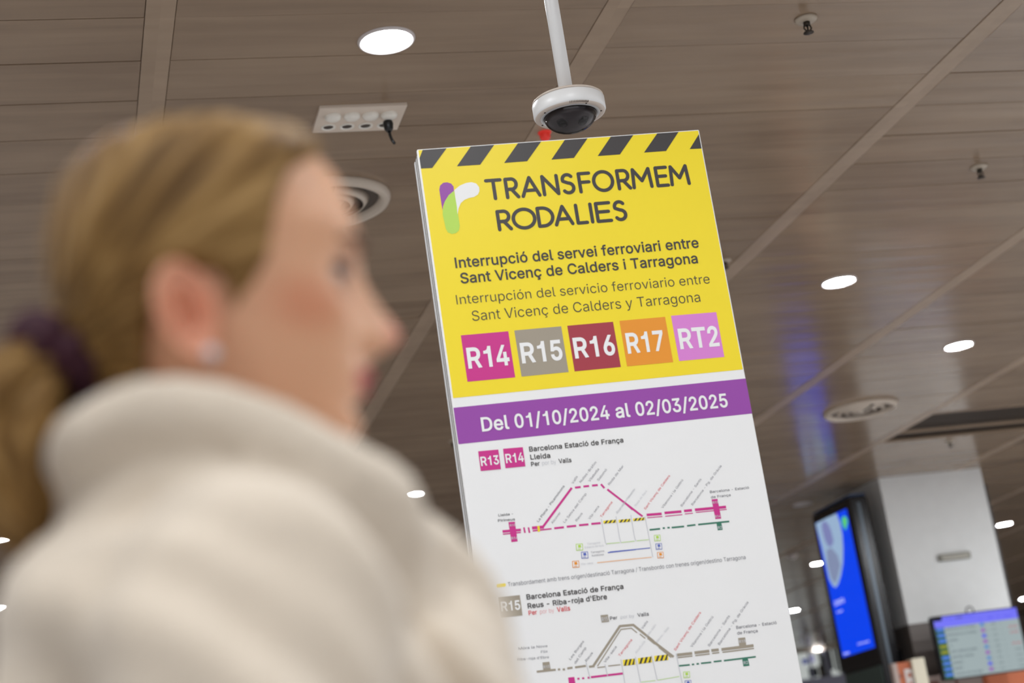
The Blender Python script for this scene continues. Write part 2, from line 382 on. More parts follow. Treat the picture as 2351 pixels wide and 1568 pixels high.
P_blu = M_print('blue', (92, 108, 190)); P_pgr = M_print('pale_green', (196, 222, 160)); P_por = M_print('pale_orange', (240, 190, 150)); P_mgy = M_print('mid_grey', (128, 128, 134))
M_sside = mat('sign_side', (214, 214, 216), .5)
M_seam = mat('sign_seam', (150, 146, 140), .6)
# column: front board, side board and back board, with seams between
obj('front_board', bx(0, SW, 0, .012, .0, STOP, bev=.0035), P_white, sign)
obj('back_board', bx(0.002, SW-.002, .072, .084, .0, STOP-.002, bev=.003), M_sside, sign)
obj('side_board', bx(.003, .010, .0125, .0715, .0, STOP-.006), M_sside, sign)
obj('side_board', bx(SW-.010, SW-.003, .0125, .0715, .0, STOP-.006), M_sside, sign)
for y_ in (.030, .052):
    obj('side_seam', bx(.0015, .0035, y_, y_+.003, .0, STOP-.008), M_seam, sign)
obj('top_board', bx(.010, SW-.010, .0125, .0715, STOP-.012, STOP-.006), M_sside, sign)
obj('foot_plate', bx(-.05, SW+.05, -.14, .22, 0, .012, bev=.004), mat('steel', (150, 150, 152), .35, metal=.8), sign)

def poly(name, groups, parent, layer=1):
    """groups: list of (points in sign coordinates, material)"""
    ms = []; me = bpy.data.meshes.new(name); V = []; Fc = []; mi = []
    for gi, (pts, m) in enumerate(groups):
        if m not in ms: ms.append(m)
        V += [(p[0], -.0004*layer-.000003*gi, p[1]) for p in pts]; Fc.append(list(range(len(V)-len(pts), len(V)))); mi.append(ms.index(m))
    me.from_pydata(V, [], Fc); me.polygons.foreach_set('material_index', mi)
    o = link(name, me, ms, parent)
    for p in me.polygons:
        if p.normal.y > 0: p.flip()
    return o
def quad(px, o_, s): return [sp(o_[0]+x/s, o_[1]+y/s) for x, y in px]
# letter outlines of a plain grotesque in thousandths: advance, then x, y pairs per contour
GLYPHS = {
"'": (206, (78,318,70,509,136,509,128,318), ),
',': (188, (38,-119,68,71,137,71,84,-119), ),
'-': (453, (337,244,337,188,114,188,114,244), ),
'.': (188, (95,-4,78,-1,63,9,53,24,50,41,53,59,63,73,78,83,95,87,113,83,128,73,138,59,141,41,138,24,128,9,113,-1), ),
'/': (249, (235,533,71,-76,14,-76,178,533), ),
'0': (453, (227,-7,174,1,130,24,95,62,69,113,53,178,48,254,53,330,69,395,95,447,130,484,174,508,227,516,279,508,323,484,358,447,384,395,400,330,405,254,400,178,384,113,359,62,323,24,279,1), (227,50,261,56,290,74,313,103,330,144,340,194,344,254,340,314,330,365,313,405,290,435,261,453,227,460,192,453,163,435,140,405,123,365,113,314,109,254,113,194,123,144,140,103,163,74,192,56), ),
'1': (453, (76,0,76,55,391,55,391,0), (276,509,276,0,212,0,212,448,209,448,86,358,86,427,198,509), ),
'2': (453, (64,0,64,47,234,229,282,282,299,305,311,327,318,348,320,371,317,397,308,419,293,436,273,449,250,457,224,460,196,457,172,447,153,433,139,413,130,390,127,362,66,362,71,405,86,442,111,473,143,496,182,511,225,516,268,511,306,497,337,474,361,445,376,411,381,372,378,345,371,318,357,290,336,259,267,180,153,60,153,57,389,57,389,0), ),
'3': (453, (218,-7,173,-3,133,10,98,30,70,57,52,91,44,132,109,132,115,107,126,87,144,71,165,59,191,52,219,50,248,53,275,61,297,74,315,93,325,116,329,145,326,172,316,196,299,217,275,234,242,244,201,248,157,248,157,299,288,448,288,452,70,452,70,509,372,509,372,461,211,278,211,289,264,288,308,276,344,253,371,222,387,186,393,145,387,103,370,66,344,36,309,12,266,-2), ),
'4': (453, (40,105,40,158,247,509,311,509,109,166,109,163,413,163,413,105), (282,0,282,121,282,146,282,318,343,318,343,0), ),
'5': (453, (221,-7,178,-2,140,11,108,32,83,60,66,93,60,130,122,130,127,108,138,89,154,73,173,60,196,52,221,50,250,53,276,64,298,82,314,104,324,131,328,162,324,193,314,221,297,244,275,262,248,273,218,277,192,275,167,268,145,258,128,246,67,253,96,509,366,509,366,452,151,452,134,301,136,301,155,315,178,325,203,331,229,334,263,330,294,321,321,306,345,285,364,260,379,231,388,199,391,163,385,117,369,76,343,41,309,15,268,-1), ),
'6': (453, (226,-7,182,-1,142,15,109,40,84,74,69,115,64,162,68,199,80,239,102,285,137,340,252,509,322,509,151,261,145,261,154,275,165,288,179,299,196,307,214,312,235,314,278,309,316,295,346,271,370,240,384,201,389,157,384,112,368,73,343,39,310,14,271,-2), (226,48,254,52,279,63,299,79,314,101,324,128,327,157,324,187,314,213,299,235,279,251,254,262,226,265,198,262,174,252,153,235,138,214,128,188,125,158,128,128,138,102,153,79,174,63,198,52), ),
'7': (453, (97,0,323,448,323,452,62,452,62,509,391,509,391,449,165,0), ),
'8': (453, (226,-7,178,-2,136,11,101,33,74,62,57,96,52,135,55,166,65,195,81,220,101,241,125,256,153,265,153,267,119,282,93,308,76,342,70,380,75,417,90,450,114,477,146,498,184,511,226,516,269,511,306,498,337,477,361,450,377,417,382,380,376,342,359,308,333,282,300,267,300,265,327,256,351,241,372,220,387,195,397,166,401,135,395,96,378,62,352,33,317,11,275,-2), (226,49,258,52,285,60,307,74,323,91,333,113,337,139,333,165,322,189,305,208,283,223,256,232,226,235,196,232,169,223,147,208,130,189,119,165,115,139,119,113,129,91,145,74,167,60,195,52), (226,290,252,292,274,300,293,313,307,330,316,351,319,376,316,399,308,420,294,437,275,449,252,457,226,460,200,457,177,449,159,437,145,420,136,399,133,376,136,351,145,330,159,313,178,300,201,292), ),
'9': (453, (226,516,271,510,310,494,343,468,368,434,384,393,389,347,385,309,373,270,350,224,315,168,200,0,130,0,301,248,307,248,299,234,287,221,273,210,257,202,238,196,218,195,175,199,137,214,106,237,83,269,68,307,64,352,69,397,85,436,110,469,143,494,182,510), (226,460,199,457,174,446,154,429,138,407,129,381,125,352,129,322,138,295,154,274,174,257,199,247,226,243,254,247,279,257,299,273,314,295,324,321,327,350,324,381,314,407,299,429,279,446,254,457), ),
':': (188, (95,-4,78,-1,63,9,53,24,50,41,53,59,63,73,78,83,95,87,113,83,128,73,138,59,141,41,138,24,128,9,113,-1), (95,271,78,274,63,284,53,299,50,316,53,334,63,349,78,359,95,362,113,359,128,349,138,334,141,316,138,299,128,284,113,274), ),
'A': (480, (16,0,201,509,276,509,463,0,395,0,287,302,264,372,232,478,245,478,213,371,191,302,85,0), (110,142,110,199,370,199,370,142), ),
'B': (456, (60,0,60,509,241,509,289,504,329,491,359,469,381,442,394,410,398,374,395,344,387,320,373,301,356,286,336,275,315,267,315,262,339,257,363,245,385,227,402,203,414,173,418,136,413,100,400,67,377,39,344,18,301,4,247,0), (125,57,245,57,296,63,330,80,349,105,355,137,352,161,342,184,327,203,306,218,279,228,248,231,125,231), (125,285,238,285,265,288,288,296,308,309,323,326,333,348,336,372,330,403,313,429,283,446,240,452,125,452), ),
'C': (510, (267,-7,205,1,150,25,104,63,70,115,48,179,40,254,48,329,70,393,104,445,150,484,205,508,267,516,305,513,340,504,373,490,402,471,427,447,448,418,463,385,473,348,408,348,401,373,389,395,375,413,357,428,337,440,315,449,292,454,267,456,223,450,184,432,150,403,125,364,109,314,103,254,109,194,125,145,151,105,184,76,223,59,267,53,292,55,315,60,337,69,357,81,375,96,389,114,401,136,408,160,473,160,463,124,448,91,428,62,402,38,373,19,341,5,305,-4), ),
'D': (502, (219,0,96,0,96,57,215,57,272,63,318,81,354,110,379,149,394,198,399,255,394,312,379,361,354,399,320,428,275,446,221,452,93,452,93,509,225,509,294,501,353,478,399,441,433,391,455,329,462,255,455,181,433,119,398,68,351,31,291,8), (125,509,125,0,60,0,60,509), ),
'E': (419, (60,0,60,509,372,509,372,452,125,452,125,286,355,286,355,229,125,229,125,57,375,57,375,0), ),
'F': (410, (60,0,60,509,369,509,369,452,125,452,125,278,346,278,346,221,125,221,125,0), ),
'G': (520, (269,-7,205,1,149,25,104,64,69,116,47,179,40,254,47,329,69,393,103,445,149,484,203,508,265,516,304,513,340,504,374,489,403,469,429,445,449,416,465,384,474,349,408,349,399,372,387,393,373,411,356,427,337,439,315,448,291,454,265,456,222,450,183,432,150,404,125,364,109,314,103,254,109,194,125,145,151,105,184,76,224,59,269,53,309,57,345,71,374,93,396,123,410,160,415,202,434,199,283,199,283,256,478,256,478,200,471,141,451,91,419,50,377,19,326,0), ),
'H': (517, (60,0,60,509,125,509,125,289,392,289,392,509,457,509,457,0,392,0,392,232,125,232,125,0), ),
'I': (300, (31,0,31,57,118,57,118,452,31,452,31,509,269,509,269,452,183,452,183,57,269,57,269,0), ),
'J': (396, (185,-7,124,3,75,33,44,81,33,145,33,173,98,173,98,145,104,104,122,74,149,56,185,50,220,56,248,74,266,104,272,145,272,509,336,509,336,145,326,81,294,33,246,3), ),
'K': (467, (104,145,104,216,139,261,174,303,212,344,364,509,448,509,231,276,228,276), (60,0,60,509,125,509,125,334,124,225,125,193,125,0), (372,0,188,259,228,309,449,0), ),
'L': (393, (60,0,60,509,125,509,125,57,361,57,361,0), ),
'M': (628, (60,0,60,509,152,509,277,187,287,159,299,123,311,84,322,49,307,49,318,83,330,121,342,158,352,187,476,509,568,509,568,0,504,0,504,291,504,327,505,369,506,413,507,457,513,457,498,409,482,363,467,322,456,291,342,0,286,0,170,291,159,321,145,361,129,408,112,457,119,457,120,416,121,372,122,328,122,291,122,0), ),
'N': (523, (60,0,60,509,136,509,343,183,363,151,388,107,414,55,405,54,401,108,399,157,399,195,399,509,463,509,463,0,387,0,202,290,177,331,148,381,108,452,119,454,122,384,124,328,125,291,125,0), ),
'O': (533, (267,-7,205,1,150,25,105,63,70,115,48,179,40,254,48,329,70,393,105,445,150,484,205,508,267,516,329,508,384,484,429,445,464,393,486,329,493,254,486,179,464,115,429,63,384,25,329,1), (267,53,310,59,349,76,383,105,408,144,425,194,430,254,425,314,408,365,383,404,349,433,310,450,267,456,223,450,184,433,151,404,125,364,109,314,103,254,109,194,125,144,151,105,184,76,223,59), ),
'P': (445, (60,0,60,509,235,509,289,503,332,487,366,462,390,430,404,391,409,348,404,304,390,265,366,233,332,207,289,191,235,186,109,186,109,242,233,242,269,246,297,256,318,272,333,294,342,319,344,348,342,376,333,402,318,423,297,439,268,449,232,452,125,452,125,0), ),
'Q': (533, (245,159,313,159,369,85,384,65,468,-48,401,-48,346,27,331,46), (267,-7,205,1,150,25,105,63,70,115,48,179,40,254,48,329,70,393,105,445,150,484,205,508,267,516,329,508,384,484,429,445,464,393,486,329,493,254,486,179,464,115,429,63,384,25,329,1), (267,53,310,59,349,76,383,105,408,144,425,194,430,254,425,314,408,365,383,404,349,433,310,450,267,456,223,450,184,433,151,404,125,364,109,314,103,254,109,194,125,144,151,105,184,76,223,59), ),
'R': (449, (60,0,60,509,236,509,290,504,333,489,367,465,390,433,405,395,409,352,405,309,390,271,367,240,333,217,289,203,236,198,96,198,96,255,234,255,269,258,298,267,319,281,334,300,342,324,345,352,342,380,334,405,319,425,298,440,269,449,233,452,125,452,125,0), (353,0,230,229,303,229,428,0), ),
'S': (447, (224,-9,172,-4,128,9,91,31,64,60,46,96,38,137,104,137,110,110,123,88,142,71,166,59,194,52,224,49,257,52,286,60,311,74,329,92,341,114,346,139,342,161,332,179,316,193,296,205,245,222,184,239,128,260,86,289,60,326,52,372,58,413,75,448,102,476,138,498,180,511,227,516,275,511,316,498,351,476,377,449,394,415,401,378,337,378,326,412,302,437,267,453,225,459,194,456,167,448,145,435,129,418,118,398,115,376,119,352,131,334,148,319,169,308,212,293,264,279,312,264,336,252,359,238,379,220,395,198,405,171,408,139,403,99,386,64,360,34,323,11,278,-4), ),
'T': (449, (32,452,32,509,417,509,417,452,257,452,257,0,193,0,193,452), ),
'U': (517, (259,-8,203,-2,154,15,114,43,85,80,66,124,60,173,60,509,124,509,124,178,128,144,141,113,160,87,187,68,220,56,259,52,298,56,331,68,357,87,377,113,389,144,393,178,393,509,457,509,457,173,451,124,433,80,403,43,363,15,315,-2), ),
'V': (480, (204,0,16,509,84,509,192,206,215,137,248,31,235,31,267,138,290,206,395,509,463,509,278,0), ),
'W': (686, (155,0,16,509,82,509,163,196,175,145,187,94,197,40,189,40,200,94,211,145,224,196,306,509,380,509,462,196,474,145,486,94,497,40,488,40,499,94,510,145,523,196,603,509,670,509,530,0,455,0,368,323,351,391,336,475,350,475,335,395,318,323,230,0), ),
'X': (474, (18,0,217,284,217,236,29,509,104,509,178,400,204,361,223,329,243,292,232,292,252,329,272,361,298,400,374,509,446,509,259,239,259,287,456,0,382,0,292,129,268,165,250,195,230,231,244,231,225,196,206,166,182,129,91,0), ),
'Y': (472, (203,0,203,208,16,509,91,509,192,344,222,292,250,230,224,230,251,293,280,344,381,509,455,509,268,208,268,0), ),
'Z': (438, (42,0,42,46,273,385,306,431,341,476,348,454,285,452,223,452,40,452,40,509,397,509,397,462,169,129,134,81,97,33,90,54,152,57,214,57,399,57,399,0), ),
'a': (389, (160,-9,126,-5,94,5,68,22,48,45,35,73,30,108,34,138,43,161,58,179,78,193,100,203,125,211,178,220,234,227,252,230,265,235,273,243,276,255,276,257,273,279,267,297,256,311,240,322,220,329,196,331,171,329,149,322,132,313,118,301,107,288,100,274,41,291,57,322,79,346,104,364,133,375,163,382,194,384,239,379,263,372,286,360,306,343,322,320,333,290,337,251,337,0,277,0,277,52,272,52,252,25,236,12,215,1,190,-6), (170,45,202,49,228,59,248,74,263,93,272,115,276,138,276,190,259,182,231,176,200,171,175,168,134,159,117,150,103,139,95,124,92,105,94,87,102,72,114,61,130,52,149,47), ),
'b': (424, (229,-8,198,-5,172,4,153,17,138,31,118,59,112,59,112,0,53,0,53,509,114,509,114,319,118,319,137,346,152,360,171,373,197,381,229,384,274,378,313,361,345,332,370,293,385,245,390,189,385,133,370,84,346,45,313,16,274,-2), (220,47,253,51,279,66,301,88,316,117,325,151,328,189,325,227,316,261,301,290,280,311,253,325,220,330,188,325,161,312,140,291,125,263,116,229,113,189,116,150,125,115,140,86,162,65,188,51), ),
'c': (396, (207,-8,159,-2,117,16,82,46,56,85,40,133,34,187,40,243,56,291,82,330,117,360,159,378,207,384,234,383,260,377,284,368,305,356,324,341,340,322,353,301,362,277,303,262,290,289,270,311,242,325,207,330,173,325,145,310,124,287,108,258,99,224,96,187,99,151,108,117,124,89,145,66,173,51,207,46,243,52,271,66,292,89,304,117,363,102,354,78,341,56,325,37,306,21,285,9,261,-1,235,-6), ),
'd': (424, (195,-8,151,-2,111,16,79,45,55,84,39,133,34,189,39,245,55,293,79,332,112,361,151,378,196,384,228,381,253,373,272,360,287,346,306,319,311,319,311,509,372,509,372,0,313,0,313,59,307,59,287,31,272,17,252,4,227,-5), (205,47,236,51,263,65,284,86,299,115,309,150,312,189,309,229,300,263,284,291,263,312,237,325,205,330,172,325,145,311,124,290,108,261,99,227,96,189,99,151,109,117,124,88,145,66,172,51), ),
'e': (404, (212,-8,161,-2,117,16,82,46,56,85,40,132,34,187,39,242,55,290,81,329,115,359,157,378,205,384,236,382,266,374,294,361,319,341,341,315,357,282,368,242,371,194,371,169,75,169,75,221,338,221,310,202,307,237,298,269,283,294,263,314,237,326,205,330,173,326,146,313,125,294,109,270,99,241,96,211,96,178,100,139,110,106,128,80,151,61,179,50,212,46,234,48,254,53,271,61,285,73,297,88,306,105,365,91,353,63,335,39,311,19,283,4,249,-5), ),
'f': (254, (228,379,228,327,6,327,6,379), (81,0,81,432,84,461,96,486,113,505,135,519,161,527,187,530,222,527,243,521,227,468,215,472,195,474,171,470,154,460,145,443,142,419,142,0), ),
'g': (425, (207,-151,168,-148,134,-140,105,-127,82,-110,64,-91,51,-69,101,-41,122,-66,136,-78,154,-88,178,-95,207,-97,249,-92,282,-75,304,-47,311,-6,311,68,306,68,287,41,272,28,252,16,227,8,195,5,152,10,113,27,80,53,55,90,39,136,34,191,39,246,55,293,80,332,112,361,152,378,196,384,228,382,253,373,273,360,288,346,308,319,313,319,313,379,372,379,372,-9,367,-54,350,-90,324,-117,291,-136,251,-147), (205,59,237,63,264,75,285,95,300,121,309,154,312,193,309,231,300,264,285,291,264,312,237,325,205,330,172,325,145,312,124,290,109,262,99,229,96,193,99,155,109,123,124,96,145,76,172,63), ),
'h': (410, (114,227,114,0,53,0,53,509,114,509,114,287,102,287,124,332,152,362,187,379,227,384,264,380,295,369,321,349,341,321,353,285,357,240,357,0,296,0,296,235,290,275,273,304,246,323,210,329,184,326,161,317,141,303,126,283,117,257), ),
'i': (167, (53,0,53,379,114,379,114,0), (84,443,67,446,54,455,44,468,41,483,44,499,54,512,67,521,84,524,100,521,114,512,123,499,126,483,123,468,114,455,100,446), ),
'j': (167, (53,379,114,379,114,-30,111,-63,102,-90,86,-113,65,-129,37,-139,4,-143,-10,-143,-10,-87,2,-87,25,-83,40,-72,50,-54,53,-29), (83,443,67,446,53,455,44,468,41,483,44,499,53,512,67,521,83,524,100,521,114,512,123,499,126,483,123,468,114,455,100,446), ),
'k': (381, (110,137,110,212,121,212,284,379,360,379,184,199,177,199), (53,0,53,509,114,509,114,0), (294,0,148,186,191,229,372,0), ),
'l': (189, (139,-2,101,3,74,20,58,47,53,84,53,509,114,509,114,99,115,77,120,62,130,54,146,52,160,53,170,54,181,3,162,-1), ),
'm': (610, (53,0,53,379,112,379,112,295,108,295,118,323,132,346,151,363,172,376,195,384,219,386,257,380,287,361,309,331,321,295,312,295,322,321,337,343,357,361,381,375,407,383,437,386,468,383,497,372,522,354,541,328,553,296,557,255,557,0,496,0,496,254,490,289,473,313,447,326,419,330,395,328,374,320,358,307,345,290,338,270,335,247,335,0,274,0,274,260,269,288,253,311,229,326,199,330,178,328,158,320,140,307,126,289,117,266,114,238,114,0), ),
'n': (410, (114,227,114,0,53,0,53,379,112,379,112,287,102,287,124,332,152,362,187,379,227,384,264,380,295,369,321,349,341,321,353,285,357,240,357,0,296,0,296,235,290,275,273,304,246,323,210,329,184,326,161,317,141,303,126,283,117,257), ),
'o': (415, (207,-8,159,-2,117,16,82,46,56,85,40,133,34,187,40,243,56,291,82,330,117,360,159,378,207,384,256,378,299,360,333,330,359,291,376,243,381,187,376,133,359,85,333,46,299,16,256,-2), (207,46,242,51,270,66,292,89,307,117,316,151,319,187,316,224,307,258,292,287,270,310,242,325,207,330,173,325,145,310,124,287,108,258,99,224,96,187,99,151,108,117,124,89,145,66,173,51), ),
'p': (424, (53,-143,53,379,112,379,112,319,118,319,137,346,152,360,171,373,197,381,229,384,274,378,313,361,345,332,370,293,385,245,390,189,385,133,370,84,346,45,313,16,274,-2,229,-8,198,-5,173,4,153,17,138,31,118,59,114,59,114,-143), (220,47,253,51,279,66,301,88,316,117,325,151,328,189,325,227,316,261,301,290,280,311,253,325,220,330,188,325,161,312,140,291,125,263,116,229,113,189,116,150,125,115,140,86,162,65,188,51), ),
'q': (424, (372,-143,311,-143,311,59,306,59,287,31,272,17,252,4,227,-5,195,-8,151,-2,111,16,79,45,55,84,39,133,34,189,39,245,55,293,79,332,112,361,151,378,196,384,228,381,253,373,272,360,287,346,307,319,313,319,313,379,372,379), (205,47,236,51,263,65,284,86,299,115,309,150,312,189,309,229,300,263,284,291,263,312,237,325,205,330,172,325,145,311,124,290,108,261,99,227,96,189,99,151,109,117,124,88,145,66,172,51), ),
'r': (259, (53,0,53,379,112,379,112,321,115,321,130,347,152,367,181,380,213,385,229,384,243,384,243,322,230,324,207,326,182,323,159,315,140,301,126,284,117,262,114,237,114,0), ),
's': (365, (182,-8,145,-5,112,3,84,18,62,38,45,63,36,94,94,107,105,79,124,60,150,49,181,45,217,50,244,62,262,81,268,103,265,121,254,136,237,147,212,155,149,170,104,186,72,208,53,237,47,274,51,305,65,332,87,354,115,370,149,381,187,384,223,381,254,372,279,358,299,339,314,316,324,290,268,277,258,298,243,316,219,328,187,333,156,329,131,317,114,299,109,277,112,258,124,243,144,232,172,223,229,209,275,194,306,171,325,142,331,107,326,75,312,47,290,24,260,6,223,-5), ),
't': (227, (204,379,204,327,6,327,6,379), (65,471,126,471,126,98,128,76,136,61,150,53,170,50,185,51,202,54,213,2,192,-3,168,-4,125,2,92,21,72,52,65,93), ),
'u': (410, (182,-5,146,-1,115,11,89,31,69,59,57,95,53,139,53,379,114,379,114,144,119,105,137,75,164,56,200,50,226,53,249,62,268,77,283,97,293,122,296,153,296,379,357,379,357,0,298,0,298,92,307,92,286,47,257,17,222,0), ),
'v': (389, (163,0,17,379,84,379,165,155,187,87,206,21,184,21,203,87,224,155,305,379,371,379,226,0), ),
'w': (567, (138,0,23,379,87,379,133,214,154,137,175,41,165,41,186,135,206,214,252,379,316,379,362,214,382,136,402,41,391,41,413,135,434,214,480,379,545,379,429,0,368,0,319,172,305,225,291,280,277,338,291,338,277,280,263,225,248,172,199,0), ),
'x': (379, (21,0,171,218,171,171,29,379,100,379,147,306,179,253,207,206,175,206,202,253,233,306,282,379,352,379,209,169,209,214,358,0,287,0,231,85,200,136,173,182,205,182,178,136,148,85,91,0), ),
'y': (389, (47,-139,61,-86,71,-87,88,-90,104,-89,118,-84,130,-74,141,-58,151,-36,163,-1,17,379,84,379,165,155,187,87,206,21,184,21,202,87,224,155,305,379,371,379,204,-58,191,-85,177,-107,159,-124,139,-136,117,-143,91,-145,65,-143), ),
'z': (380, (42,0,42,46,254,320,254,323,48,323,48,379,333,379,333,331,126,60,126,56,339,56,339,0), ),
'À': (480, (16,0,201,509,276,509,463,0,395,0,287,302,264,372,232,478,245,478,213,371,191,302,85,0), (110,142,110,199,370,199,370,142), (216,558,150,659,218,659,266,558), ),
'Ç': (510, (267,-7,205,1,150,25,104,63,70,115,48,179,40,254,48,329,70,393,104,445,150,484,205,508,267,516,305,513,340,504,373,490,402,471,427,447,448,418,463,385,473,348,408,348,401,373,389,395,375,413,357,428,337,440,315,449,292,454,267,456,223,450,184,432,150,403,125,364,109,314,103,254,109,194,125,145,151,105,184,76,223,59,267,53,292,55,315,60,337,69,357,81,375,96,389,114,401,136,408,160,473,160,463,124,448,91,428,62,402,38,373,19,341,5,305,-4), (228,-146,228,-110,268,-110,284,-109,294,-105,300,-98,302,-88,300,-77,294,-71,284,-67,268,-66,240,-66,251,13,283,13,283,-3,283,-33,312,-37,332,-47,344,-64,348,-88,343,-114,328,-132,304,-143,269,-146), ),
'Ó': (533, (267,-7,205,1,150,25,105,63,70,115,48,179,40,254,48,329,70,393,105,445,150,484,205,508,267,516,329,508,384,484,429,445,464,393,486,329,493,254,486,179,464,115,429,63,384,25,329,1), (267,53,310,59,349,76,383,105,408,144,425,194,430,254,425,314,408,365,383,404,349,433,310,450,267,456,223,450,184,433,151,404,125,364,109,314,103,254,109,194,125,144,151,105,184,76,223,59), (240,558,288,659,356,659,290,558), ),
'à': (389, (160,-9,126,-5,94,5,68,22,48,45,35,73,30,108,34,138,43,161,58,179,78,193,100,203,125,211,178,220,234,227,252,230,265,235,273,243,276,255,276,257,273,279,267,297,256,311,240,322,220,329,196,331,171,329,149,322,132,313,118,301,107,288,100,274,41,291,57,322,79,346,104,364,133,375,163,382,194,384,239,379,263,372,286,360,306,343,322,320,333,290,337,251,337,0,277,0,277,52,272,52,252,25,236,12,215,1,190,-6), (170,45,202,49,228,59,248,74,263,93,272,115,276,138,276,190,259,182,231,176,200,171,175,168,134,159,117,150,103,139,95,124,92,105,94,87,102,72,114,61,130,52,149,47), (165,429,99,529,168,529,215,429), ),
'ç': (396, (207,-8,159,-2,117,16,82,46,56,85,40,133,34,187,40,243,56,291,82,330,117,360,159,378,207,384,234,383,260,377,284,368,305,356,324,341,340,322,353,301,362,277,303,262,290,289,270,311,242,325,207,330,173,325,145,310,124,287,108,258,99,224,96,187,99,151,108,117,124,89,145,66,173,51,207,46,243,52,271,66,292,89,304,117,363,102,354,78,341,56,325,37,306,21,285,9,261,-1,235,-6), (169,-143,169,-107,210,-107,226,-106,236,-102,241,-95,243,-84,241,-74,236,-67,226,-63,210,-62,182,-62,192,16,224,16,224,0,224,-29,253,-34,273,-44,285,-61,289,-85,284,-111,270,-129,245,-139,210,-143), ),
'è': (404, (212,-8,161,-2,117,16,82,46,56,85,40,132,34,187,39,242,55,290,81,329,115,359,157,378,205,384,236,382,266,374,294,361,319,341,341,315,357,282,368,242,371,194,371,169,75,169,75,221,338,221,310,202,307,237,298,269,283,294,263,314,237,326,205,330,173,326,146,313,125,294,109,270,99,241,96,211,96,178,100,139,110,106,128,80,151,61,179,50,212,46,234,48,254,53,271,61,285,73,297,88,306,105,365,91,353,63,335,39,311,19,283,4,249,-5), (180,429,114,529,182,529,230,429), ),
'ñ': (410, (114,227,114,0,53,0,53,379,112,379,112,287,102,287,124,332,152,362,187,379,227,384,264,380,295,369,321,349,341,321,353,285,357,240,357,0,296,0,296,235,290,275,273,304,246,323,210,329,184,326,161,317,141,303,126,283,117,257), (250,446,225,450,202,460,182,470,167,475,159,472,153,466,149,448,106,448,110,476,120,498,137,513,161,518,185,514,207,504,226,494,243,490,251,491,256,496,262,517,304,517,300,488,289,466,272,451), ),
'ò': (415, (207,-8,159,-2,117,16,82,46,56,85,40,133,34,187,40,243,56,291,82,330,117,360,159,378,207,384,256,378,299,360,333,330,359,291,376,243,381,187,376,133,359,85,333,46,299,16,256,-2), (207,46,242,51,270,66,292,89,307,117,316,151,319,187,316,224,307,258,292,287,270,310,242,325,207,330,173,325,145,310,124,287,108,258,99,224,96,187,99,151,108,117,124,89,145,66,173,51), (183,429,117,529,186,529,234,429), ),
'ó': (415, (207,-8,159,-2,117,16,82,46,56,85,40,133,34,187,40,243,56,291,82,330,117,360,159,378,207,384,256,378,299,360,333,330,359,291,376,243,381,187,376,133,359,85,333,46,299,16,256,-2), (207,46,242,51,270,66,292,89,307,117,316,151,319,187,316,224,307,258,292,287,270,310,242,325,207,330,173,325,145,310,124,287,108,258,99,224,96,187,99,151,108,117,124,89,145,66,173,51), (181,429,228,529,297,529,231,429), ),
'ú': (410, (182,-5,146,-1,115,11,89,31,69,59,57,95,53,139,53,379,114,379,114,144,119,105,137,75,164,56,200,50,226,53,249,62,268,77,283,97,293,122,296,153,296,379,357,379,357,0,298,0,298,92,307,92,286,47,257,17,222,0), (178,429,226,529,294,529,228,429), ),
' ': (197,),
}
CAP = .5087
def area2(p): return sum(p[i-1][0]*p[i][1]-p[i][0]*p[i-1][1] for i in range(len(p)))
def sgn(t):
    big = max(([(q[2*i], q[2*i+1]) for i in range(len(q)//2)] for q in t[1:]), key=lambda p: abs(area2(p)))
    return 1 if area2(big) < 0 else -1
def fatten(p, d):
    # push every corner outwards along its mitred normal
    p = [a for i, a in enumerate(p) if math.hypot(a[0]-p[i-1][0], a[1]-p[i-1][1]) > .004]; n = len(p); o = []
    for i in range(n):
        a, b, c = p[i-1], p[i], p[(i+1) % n]
        e1 = Vector((b[0]-a[0], b[1]-a[1])).normalized(); e2 = Vector((c[0]-b[0], c[1]-b[1])).normalized()
        n1 = Vector((-e1.y, e1.x)); m = n1+Vector((-e2.y, e2.x))
        k = max(m.dot(n1), .9)
        o.append((b[0]+m.x*d/k, b[1]+m.y*d/k))
    return o
GLYPHS['I'] = (196, (68,0,68,509,128,509,128,0))
GLYPHS['1'] = (400, (212,0,212,356,90,356,90,392,142,400,186,424,208,462,220,509,272,509,272,0))
def winding(pt, cs):
    w_ = 0
    for p in cs:
        for i in range(len(p)):
            (x1, y1), (x2, y2) = p[i-1], p[i]
            if (y1 > pt[1]) != (y2 > pt[1]) and pt[0] < (x2-x1)*(pt[1]-y1)/(y2-y1)+x1: w_ += 1 if y2 > y1 else -1
    return w_
CACHE = {}
